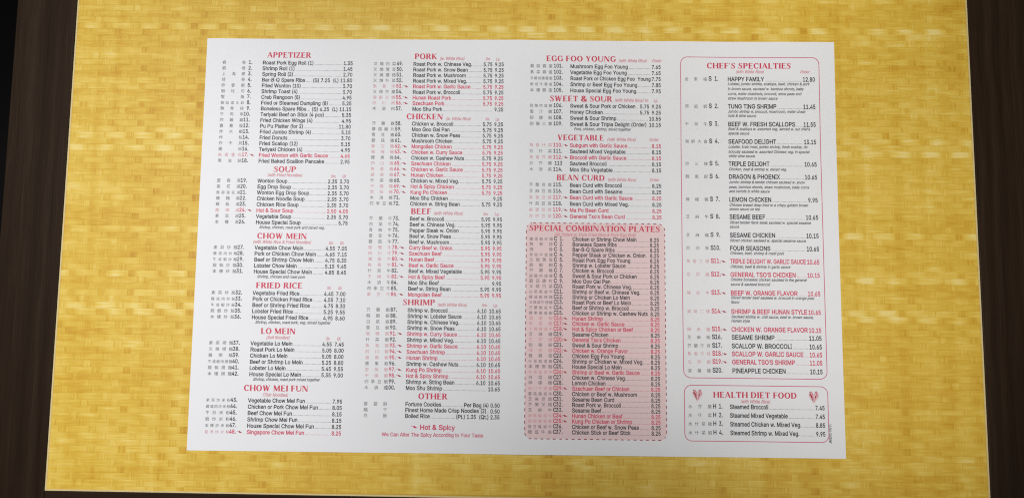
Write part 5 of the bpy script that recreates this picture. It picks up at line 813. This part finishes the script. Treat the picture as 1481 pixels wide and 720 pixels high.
  ['四季豆牛', '85.', 'Beef w. String Bean', '5.95;9.95', -33.25],
  ['蒙古牛', '*86.', 'Mongolian Beef', '5.95;9.95', -37.18]]],
['shrimp', 'SHRIMP', [-76.11, -42.94, 21.88], 1,
 [['s', '(with White Rice)', -52.83, -43.53, 19.79],
  ['c', 'Sm.', -23.2, -43.47, 3.88],
  ['c', 'Lg.', -15.61, -43.53, 3.1]],
 [['芥蘭蝦', '87.', 'Shrimp w. Broccoli', '6.10;10.65', -47.54],
  ['龍蝦蝦', '88.', 'Shrimp w. Lobster Sauce', '6.10;10.65', -51.48],
  ['白菜蝦', '89.', 'Shrimp w. Chinese Veg.', '6.10;10.65', -55.43],
  ['雪豆蝦', '90.', 'Shrimp w. Snow Peas', '6.10;10.65', -59.37],
  ['咖喱蝦', '*91.', 'Shrimp w. Curry Sauce', '6.10;10.65', -63.31],
  ['什菜蝦', '92.', 'Shrimp w. Mixed Veg.', '6.10;10.65', -67.26],
  ['魚香蝦', '*93.', 'Shrimp w. Garlic Sauce', '6.10;10.65', -71.2],
  ['四川蝦', '*94.', 'Szechuan Shrimp', '6.10;10.65', -75.15],
  ['湖南蝦', '*95.', 'Hunan Shrimp', '6.10;10.65', -79.09],
  ['腰果蝦', '96.', 'Shrimp w. Cashew Nuts', '6.10;10.65', -83.04],
  ['宮保蝦', '*97.', 'Kung Po Shrimp', '6.10;10.65', -86.98],
  ['干燒蝦', '*98.', 'Hot & Spicy Shrimp', '6.10;10.65', -90.93],
  ['四季豆蝦', '99.', 'Shrimp w. String Bean', '6.10;10.65', -94.87],
  ['木須蝦', '100.', 'Moo Shu Shrimp', '10.65', -98.82]]],
['extras', 'OTHER', [-64.3, -104.73, 19.48], 1,
 [],
 [['簽語餅', '', 'Fortune Cookies', 'Per Bag (4) 0.50', -109.35],
  ['麵干', '', 'Finest Home Made Crisp Noodles (2)', '0.50', -113.16],
  ['白飯', '', 'Boiled Rice', '(Pt.) 1.35  (Qt.) 2.35', -116.97]]],
['egg foo young', 'EGG FOO YOUNG', [18.74, 124.93, 48.03], 2,
 [['s', '(with White Rice)', 68.2, 124.7, 19.56],
  ['c', 'Order', 91.27, 124.82, 6.52]],
 [['蘑菇蓉蛋', '101.', 'Mushroom Egg Foo Young', '7.65', 120.21],
  ['素菜蓉蛋', '102.', 'Vegetable Egg Foo Young', '7.65', 115.99],
  ['叉燒或雞蓉蛋', '103.', 'Roast Pork or Chicken Egg Foo  Young', '7.75', 111.78],
  ['蝦或牛蓉蛋', '104.', 'Shrimp or Beef Egg Foo Young', '7.85', 107.57],
  ['本樓蓉蛋', '105.', 'House Special Egg Foo Young', '7.95', 103.36]]],
['sweet and sour', 'SWEET & SOUR', [21.29, 97.0, 42.96], 2,
 [['s', '(with White Rice)', 65.67, 97.06, 19.84],
  ['c', 'Sm.', 86.22, 97.16, 2.84],
  ['c', 'Lg.', 92.38, 97.12, 2.84],
  ['n', 'Pork, chicken, shrimp, mixed together', 38.02, 77.02, 38.65]],
 [['甜酸肉或雞', '106.', 'Sweet & Sour Pork or Chicken', '5.75;9.25', 92.68],
  ['蜜汁雞', '107.', 'Honey Chicken', '5.75;9.25', 88.46],
  ['甜酸蝦', '108.', 'Sweet & Sour Shrimp', '10.55', 84.24],
  ['甜酸三寶', '109.', 'Sweet & Sour Triple Delight (Order)', '10.15', 80.02]]],
['vegetable', 'VEGETABLE', [26.73, 70.04, 31.96], 2,
 [['s', '(with White Rice)', 60.54, 69.9, 19.7],
  ['c', 'Order', 89.28, 69.94, 6.5]],
 [['魚香什菜', '*110.', 'Subgum with Garlic Sauce', '8.15', 65.32],
  ['炒什菜', '111.', 'Sauteed Mixed Vegetable', '8.15', 61.13],
  ['魚香芥蘭', '*112.', 'Broccoli with Garlic Sauce', '8.15', 56.93],
  ['炒芥蘭', '113', 'Sauteed Broccoli', '8.15', 52.74],
  ['木須菜', '114.', 'Moo Shu Vegetable', '8.15', 48.55]]],
['bean curd', 'BEAN CURD', [26.31, 42.41, 32.89], 2,
 [['s', '(with White Rice)', 60.98, 42.15, 19.42],
  ['c', 'Order', 89.31, 42.28, 6.42]],
 [['芥蘭豆腐', '115.', 'Bean Curd with Broccoli', '8.25', 37.93],
  ['芝麻豆腐', '116.', 'Bean Curd with Sesame', '8.25', 33.66],
  ['魚香豆腐', '*117.', 'Bean Curd with Garlic Sauce', '8.25', 29.39],
  ['什菜豆腐', '118.', 'Bean Curd with Mixed Veg.', '8.25', 25.12],
  ['麻婆豆腐', '*119.', 'Ma Po Bean Curd', '8.25', 20.85],
  ['左宗豆腐', '*120.', "General Tso's Bean Curd", '8.25', 16.58]]],
['combination plates', 'SPECIAL COMBINATION PLATES', [8.04, 7.81, 88.3], 3,
 [['s', '(All Orders w. Pork Fried Rice & Pork Egg Roll)', 24.8, 4.43, 55.03]],
 [['雞或蝦炒麵', 'C;1.', 'Chicken or Shrimp Chow Mein', '8.25', 1.14],
  ['無骨排', 'C;2.', 'Boneless Spare Ribs', '8.25', -2.39],
  ['排骨', 'C;3.', 'Bar-B-Q Spare Ribs', '8.25', -5.93],
  ['青椒牛或雞', 'C;4.', 'Pepper Steak or Chicken w. Onion', '8.25', -9.47],
  ['叉燒蓉蛋', 'C;5.', 'Roast Pork Egg Foo Young', '8.25', -13.01],
  ['龍蝦糊', 'C;6.', 'Shrimp w. Lobster Sauce', '8.25', -16.54],
  ['芥蘭雞', 'C;7.', 'Chicken w. Broccoli', '8.25', -20.08],
  ['甜酸肉或雞', 'C;8.', 'Sweet & Sour Pork or Chicken', '8.25', -23.62],
  ['蘑菇雞片', 'C;9.', 'Moo Goo Gai Pan', '8.25', -27.16],
  ['叉燒白菜', 'C;10.', 'Roast Pork w. Chinese Veg.', '8.25', -30.69],
  ['白菜蝦或牛', 'C;11.', 'Shrimp or Beef w. Chinese Veg.', '8.25', -34.23],
  ['雞或蝦撈麵', 'C;12.', 'Shrimp or Chicken Lo Mein', '8.25', -37.77],
  ['叉燒或牛撈麵', 'C;13.', 'Roast Pork or Beef Lo Mein', '8.25', -41.3],
  ['芥蘭蝦或牛', 'C;14.', 'Beef or Shrimp w. Broccoli', '8.25', -44.84],
  ['腰果雞或蝦', 'C;15.', 'Chicken or Shrimp w. Cashew Nuts', '8.25', -48.38],
  ['湖南蝦', '*C;16.', 'Hunan Shrimp', '8.25', -51.92],
  ['魚香雞', '*C;17.', 'Chicken w. Garlic Sauce', '8.25', -55.45],
  ['干燒雞或牛', '*C;18.', 'Hot & Spicy Chicken or Beef', '8.25', -58.99],
  ['芝麻雞', 'C;19.', 'Sesame Chicken', '8.25', -62.53],
  ['左宗雞', '*C;20.', "General Tso's Chicken", '8.25', -66.07],
  ['甜酸蝦', 'C;21.', 'Sweet & Sour Shrimp', '8.25', -69.6],
  ['陳皮雞', '*C;22.', 'Chicken w. Orange Flavor', '8.25', -73.14],
  ['雞蓉蛋', 'C;23.', 'Chicken Egg Foo Young', '8.25', -76.68],
  ['什菜蝦或雞', 'C;24.', 'Shrimp or Chicken w. Mixed Veg.', '8.25', -80.21],
  ['本樓撈麵', 'C;25.', 'House Special Lo Mein', '8.25', -83.75],
  ['魚香蝦或牛', '*C;26.', 'Shrimp or Beef w. Garlic Sauce', '8.25', -87.29],
  ['白菜雞', 'C;27.', 'Chicken w. Chinese Veg.', '8.25', -90.83],
  ['檸檬雞', 'C;28.', 'Lemon Chicken', '8.25', -94.36],
  ['四川牛或雞', '*C;29.', 'Szechuan Beef or Chicken', '8.25', -97.9],
  ['蘑菇雞或牛', 'C;30.', 'Chicken or Beef w. Mushroom', '8.25', -101.44],
  ['芝麻豆腐', 'C;31.', 'Sesame Bean Curd', '8.25', -104.98],
  ['芥蘭叉燒', 'C;32.', 'Roast Pork w. Broccoli', '8.25', -108.51],
  ['芝麻牛', 'C;33.', 'Sesame Beef', '8.25', -112.05],
  ['湖南雞或牛', '*C;34.', 'Hunan Chicken or Beef', '8.25', -115.59],
  ['宮保雞或蝦', '*C;35.', 'Kung Po Chicken or Shrimp', '8.25', -119.13],
  ['雪豆雞或牛', 'C;36.', 'Chicken or Beef w. Snow Peas', '8.25', -122.66],
  ['雞或牛串', 'C;37.', 'Chicken Stick or Beef Stick', '8.25', -126.2]]],
['health diet', 'HEALTH DIET FOOD', [130.05, -101.46, 55.03], 5,
 [['s', '(with White Rice)', 147.91, -104.77, 19.58]],
 [['水芥蘭', 'H;1.', 'Steamed Broccoli', '7.45', -108.61],
  ['水什菜', 'H;2.', 'Steamed Mixed Vegetable', '7.45', -114.21],
  ['水什菜雞', 'H;3.', 'Steamed Chicken w. Mixed Veg.', '8.85', -119.82],
  ['水什菜蝦', 'H;4.', 'Steamed Shrimp w. Mixed Veg.', '9.95', -125.43]]],
["chef's specialties", "CHEF'S SPECIALTIES", [128.81, 120.85, 57.58], 4,
 [['n', 'Lobster, jumbo shrimp, scallops, beef, chicken & pork', 143.01, 109.25, 55.48],
  ['n', 'in brown sauce, sauteed w. bamboo shoots, baby', 143.01, 105.81, 51.45],
  ['n', 'corns, water chestnuts, broccoli, snow peas and', 143.01, 102.42, 49.88],
  ['n', 'straw mushroom in brown sauce', 143.01, 99.23, 33.73],
  ['n', 'Jumbo shrimp w. broccoli, mushroom, water chest-', 143.01, 90.12, 52.87],
  ['n', 'nuts & wine sauce', 143.01, 87.23, 19.02],
  ['n', "Beef & scallops w. assorted veg. served w. our chef's", 143.01, 78.05, 55.28],
  ['n', 'special sauce', 143.01, 74.99, 14.2],
  ['n', 'Lobster, krab meat, jumbo shrimp, fresh scallop, de-', 143.01, 65.76, 54.05],
  ['n', 'liciously sauteed w. assorted Chinese veg. in special', 143.01, 62.37, 54.57],
  ['n', 'white wine sauce', 143.01, 59.41, 17.84],
  ['n', 'Chicken, beef & shrimp w. mixed veg.', 143.01, 50.28, 39.2],
  ['n', 'Jumbo shrimp & tender chicken sauteed w. snow', 143.01, 41.46, 50.92],
  ['n', 'peas, bamboo shoots, straw mushroom, baby corns', 143.01, 38.1, 53.79],
  ['n', 'and carrots in white sauce', 143.01, 35.17, 27.22],
  ['n', 'Chicken breast deep fried to a crispy golden brown', 143.01, 25.84, 52.75],
  ['n', 'lemon sauce on top', 143.01, 23.06, 20.45],
  ['n', 'Sliced tender flank steak sauteed w. special sesame', 143.01, 13.95, 54.31],
  ['n', 'sauce', 143.01, 11.05, 6.25],
  ['n', 'Sliced chicken sauteed w. special sesame sauce', 143.01, 1.79, 50.66],
  ['n', 'Chicken, beef, shrimp & roast pork', 143.01, -6.79, 35.94],
  ['n', 'Chicken, beef & shrimp in garlic sauce', 143.01, -15.8, 39.85],
  ['n', 'Chunks boneless chicken sauteed in the general', 143.01, -24.46, 50.41],
  ['n', 'sauce & sauteed broccoli', 143.01, -27.65, 26.18],
  ['n', 'Sliced tender beef sauteed w. broccoli in orange peel', 143.01, -36.5, 55.1],
  ['n', 'flavor', 143.01, -39.54, 5.73],
  ['n', 'Sauteed shrimp w. chili sauce, beef w. brown sauce,', 143.01, -49.18, 54.44],
  ['n', 'Hunan style', 143.01, -51.93, 12.37],
  ['s', '(with White Rice)', 148.53, 117.61, 19.28],
  ['c', 'Order', 192.16, 117.67, 6.5]],
 [['全家福', 'S;1.', 'HAPPY FAMILY', '12.80', 112.02],
  ['洞庭蝦', 'S;2.', 'TUNG TING SHRIMP', '11.45', 93.06],
  ['干貝牛', 'S;3.', 'BEEF W. FRESH SCALLOPS', '11.55', 80.79],
  ['海鮮大會', 'S;4.', 'SEAFOOD DELIGHT', '13.15', 68.77],
  ['炒三樣', 'S;5.', 'TRIPLE DELIGHT', '10.65', 53.42],
  ['龍鳳配', 'S;6.', 'DRAGON & PHOENIX', '10.65', 44.59],
  ['檸檬雞', 'S;7.', 'LEMON CHICKEN', '9.95', 28.95],
  ['芝麻牛', 'S;8.', 'SESAME BEEF', '10.65', 17.19],
  ['芝麻雞', 'S;9.', 'SESAME CHICKEN', '10.15', 4.78],
  ['炒四季', 'S;10.', 'FOUR SEASONS', '10.65', -4.04],
  ['魚香三樣', '*S;11.', 'TRIPLE DELIGHT W. GARLIC SAUCE', '10.65', -12.83],
  ['左宗雞', '*S;12.', "GENERAL TSO'S CHICKEN", '10.15', -21.73],
  ['陳皮牛', '*S;13.', 'BEEF W. ORANGE FLAVOR', '10.65', -34.01],
  ['湖南二樣', '*S;14.', 'SHRIMP & BEEF HUNAN STYLE', '10.65', -46.34],
  ['陳皮雞', '*S;15.', 'CHICKEN W. ORANGE FLAVOR', '10.15', -58.19],
  ['芝麻蝦', 'S;16.', 'SESAME SHRIMP', '11.05', -63.4],
  ['芥蘭干貝', 'S;17.', 'SCALLOP W. BROCCOLI', '10.65', -69.05],
  ['魚香干貝', '*S;18.', 'SCALLOP W. GARLIC SAUCE', '10.65', -74.28],
  ['左宗蝦', '*S;19.', "GENERAL TSO'S SHRIMP", '11.05', -79.58],
  ['菠蘿雞', 'S;20.', 'PINEAPPLE CHICKEN', '10.15', -85.29]]],
]

def item_line(row, col, parent):
    zh, num, name, price, y = row
    nx, nr, zl, zr, pr, px = COLUMNS[col]; cap = CAPS[col]; sx = XSCALE[col]
    spicy = num.startswith('*'); num = num.lstrip('*')
    ink = Ink(); mat = M_RED if spicy else M_BLACK
    if ';' in num:
        a, b = num.split(';'); ink.text(a, px, y + .25, cap, sx, mat); ink.text(b, nr, y + .25, cap, sx, mat, align='r')
    elif num: ink.text(num, nr, y + .25, cap, sx, mat, align='r')
    yp = y - .15
    if ';' in price:
        a, b = price.split(';'); x0, _ = ink.text(b, pr, yp, cap, sx, mat, align='r')
        x0, _ = ink.text(a, x0 - 1.5, yp, cap, sx, mat, align='r')
    else: x0, _ = ink.text(price, pr, yp, cap, sx, mat, align='r')
    nsx = min(sx, (x0 - .5 - nx) / (width(name) * cap))
    ink.text(name, nx, y, cap, nsx, mat)
    end = nx + width(name) * cap * nsx
    # dot leader
    x = end + .7
    while x < x0 - .7:
        t = (x - nx) / (pr - nx); yy = y - .15 * t
        ink.poly([(x, yy), (x + .32, yy), (x + .32, yy + .30), (x, yy + .30)], mat)
        x += .78
    # characters spread across their column
    n = len(zh); w = 2.85 if n < 6 else 2.6
    if not ink.mats or True:
        zmat = M_PINK if spicy else M_GREY
        if col >= 2: zr -= .35
        if n >= 5: w = 2.5
        for i, ch in enumerate(zh):
            adv, vs, tr = glyph(ch, 'h')
            x = zl + (zr - zl - w) * (i / (n - 1) if n > 1 else 0); k = w / .36
            ink.shape([(x + u * k, y + .25 + v * k) for u, v in vs], tr, zmat)
    if spicy: chili(ink, nx - (5.2 if col != 2 else 3.4), y + 1.15, .85)
    return ink.build('item_line', parent)

def rounded_path(x0, yt, x1, yb, r, step=2.0):
    pts = []
    def seg(a, b):
        L = math.hypot(b[0] - a[0], b[1] - a[1]); n = max(1, int(L / step))
        for i in range(n): pts.append((a[0] + (b[0] - a[0]) * i / n, a[1] + (b[1] - a[1]) * i / n))
    def cor(cx, cy, a0):
        for i in range(8):
            a = math.radians(a0 - 90 * i / 8); pts.append((cx + r * math.cos(a), cy + r * math.sin(a)))
    seg((x0 + r, yt), (x1 - r, yt)); cor(x1 - r, yt - r, 90)
    seg((x1, yt - r), (x1, yb + r)); cor(x1 - r, yb + r, 0)
    seg((x1 - r, yb), (x0 + r, yb)); cor(x0 + r, yb + r, -90)
    seg((x0, yb + r), (x0, yt - r)); cor(x0 + r, yt - r, 180)
    return pts

def line_ribbon(ink, pts, w, mat, closed=True):
    n = len(pts); m = n if closed else n - 1
    def nrm(i):
        a = pts[(i - 1) % n] if closed or i > 0 else pts[i]; b = pts[(i + 1) % n] if closed or i < n - 1 else pts[i]
        L = math.hypot(b[0] - a[0], b[1] - a[1]) or 1; return -(b[1] - a[1]) / L * w / 2, (b[0] - a[0]) / L * w / 2
    vs = []
    for i, p in enumerate(pts):
        u, v = nrm(i); vs += [(p[0] + u, p[1] + v), (p[0] - u, p[1] - v)]
    ink.shape(vs, [(2 * i, 2 * ((i + 1) % n), 2 * ((i + 1) % n) + 1, 2 * i + 1)[::-1] for i in range(m)], mat)

def tint_panel(b, r, parent):
    x0, yt, x1, yb = b; NX, NY = 48, 72
    V = []; F = []
    ys = sorted(set([yb + (yt - yb) * j / NY for j in range(NY + 1)] + [yb + r * (1 - math.cos(math.radians(a))) for a in range(0, 91, 15)] + [yt - r * (1 - math.cos(math.radians(a))) for a in range(0, 91, 15)]))
    for y in ys:
        d = max(0.0, r - (y - yb), r - (yt - y)); ins = r - math.sqrt(max(0, r * r - d * d))
        for i in range(NX + 1):
            x = x0 + ins + (x1 - x0 - 2 * ins) * i / NX
            V.append((x / 1000, y / 1000, paper_z(x / 1000, y / 1000) + 0.00003))
    w = NX + 1
    for j in range(len(ys) - 1):
        for i in range(NX): a = j * w + i; F.append((a, a + 1, a + w + 1, a + w))
    return mesh_obj('tinted_panel', V, F, M_TINT, parent)

def veg_heart(ink, cx, cy):
    """heart emblem drawn as two leaning strokes with leafy tops"""
    def st(p, ws, mat):
        for i in range(len(p) - 1):
            (a, b), (c, d) = p[i], p[i + 1]; L = math.hypot(c - a, d - b); nx, ny = -(d - b) / L / 2, (c - a) / L / 2
            w0, w1 = ws[i], ws[i + 1]
            ink.poly([(cx + a + nx * w0, cy + b + ny * w0), (cx + a - nx * w0, cy + b - ny * w0), (cx + c - nx * w1, cy + d - ny * w1), (cx + c + nx * w1, cy + d + ny * w1)], mat)
    soft = M_SOFT
    H = []
    for i in range(40):
        t = 2 * math.pi * i / 40
        H.append((3.2 * math.sin(t) ** 3 * 1.05, (13 * math.cos(t) - 5 * math.cos(2 * t) - 2 * math.cos(3 * t) - math.cos(4 * t)) * .27))
    for i in range(40):
        a, b = H[i], H[(i + 1) % 40]
        ink.shape([(cx, cy - .3), (cx + b[0], cy + b[1] - .1), (cx + a[0], cy + a[1] - .1)], [(0, 1, 2)], soft, -0.00002)
    st([(-2.5, 2.0), (-1.5, .2), (-.4, -3.4)], [.9, .8, .25], M_CHILI)
    st([(-1.5, 1.3), (-.7, .1), (-.1, -2.0)], [.35, .45, .2], M_LINE)
    st([(1.9, 2.6), (1.5, .5), (.3, -3.2)], [.5, .55, .2], M_LINE)
    st([(1.2, .5), (1.05, -.7)], [.7, .8], M_CHILI)
    st([(-2.7, 3.3), (-1.9, 2.5)], [.5, .7], M_CHILI)
    st([(-1.6, 3.6), (-1.2, 2.4), (-.3, 1.0)], [.3, .4, .3], M_LINE)
    st([(.9, 3.1), (1.9, 3.4), (2.6, 3.0)], [.4, .5, .2], M_CHILI)
    st([(.6, 2.2), (2.5, 2.1)], [.3, .4], M_LINE)
    st([(2.7, 1.4), (2.2, -.4)], [.3, .25], M_LINE)

M_SOFTRED = plain('soft_red_ink', (0.62, 0.12, 0.18), .5)
M_SOFT = plain('soft_pink_ink', (0.74, 0.52, 0.53), .55)

for name, head, (hx, hy, hw), col, small, items in SECTIONS:
    ink = Ink()
    hc = 3.8 if name == 'combination plates' else 3.85
    ink.text(head, hx, hy, hc, hw / (width(head, 's') * hc), M_HEAD, 's')
    sec = ink.build('menu_section', menu)
    tag(sec, "printed %s list under its red heading" % name)
    for kind, t, x, y, w in small:
        ink = Ink()
        cap = {'s': 2.1, 'c': 2.0, 'n': 1.85}[kind]
        ink.text(t, x, y, cap, w / (width(t) * cap), M_NOTE if kind == 'n' else M_PINK, shear=.25)
        ink.build({'s': 'subtitle', 'c': 'column_heading', 'n': 'note_line'}[kind], sec)
    def extra(part, draw):
        k = Ink(); draw(k); return k.build(part, sec)
    if name == 'extras':
        h = EXTRA['hot']; p = EXTRA['pep']
        extra('note_line', lambda k: k.text('Hot & Spicy', h[0], h[1], 3.1, h[2] / (width('Hot & Spicy') * 3.1), M_RED))
        extra('chili_mark', lambda k: chili(k, p[0], p[1], 1.05, M_RED))
        t = 'We Can Alter The Spicy According to Your Taste'; h2 = EXTRA['we']
        extra('note_line', lambda k: k.text(t, h2[0], h2[1] - .15, 2.35, h2[2] / (width(t) * 2.35), M_SOFTRED))
    if name == 'health diet':
        for kx in ('h1', 'h2'): extra('heart_emblem', lambda k: veg_heart(k, *EXTRA[kx]))
        h3 = EXTRA['side']; code = 'JM2/02 02/11'
        extra('print_code', lambda k: k.text(code, h3[0], h3[1], 1.6, abs(h3[2]) / (width(code) * 1.6), M_BLACK, rot=True))
    if name in BOXES:
        b = BOXES[name]; r = 4.4; k = Ink()
        if name == 'combination plates':
            P = rounded_path(*b, r, .4); P = P + P[:1]
            acc = 0.0; cur = []
            for i in range(len(P) - 1):
                if acc % 4.05 < 2.35: cur.append(P[i])
                elif cur:
                    if len(cur) > 1: line_ribbon(k, cur, .55, M_DASH, False)
                    cur = []
                acc += math.hypot(P[i + 1][0] - P[i][0], P[i + 1][1] - P[i][1])
            if len(cur) > 1: line_ribbon(k, cur, .55, M_DASH, False)
            tag(tint_panel(b, 4.4, sec), 'pink tinted panel behind the list')
        else: line_ribbon(k, rounded_path(*b, r + .4), .45, M_LINE)
        k.build('border_line', sec)
    for row in items: item_line(row, col, sec)
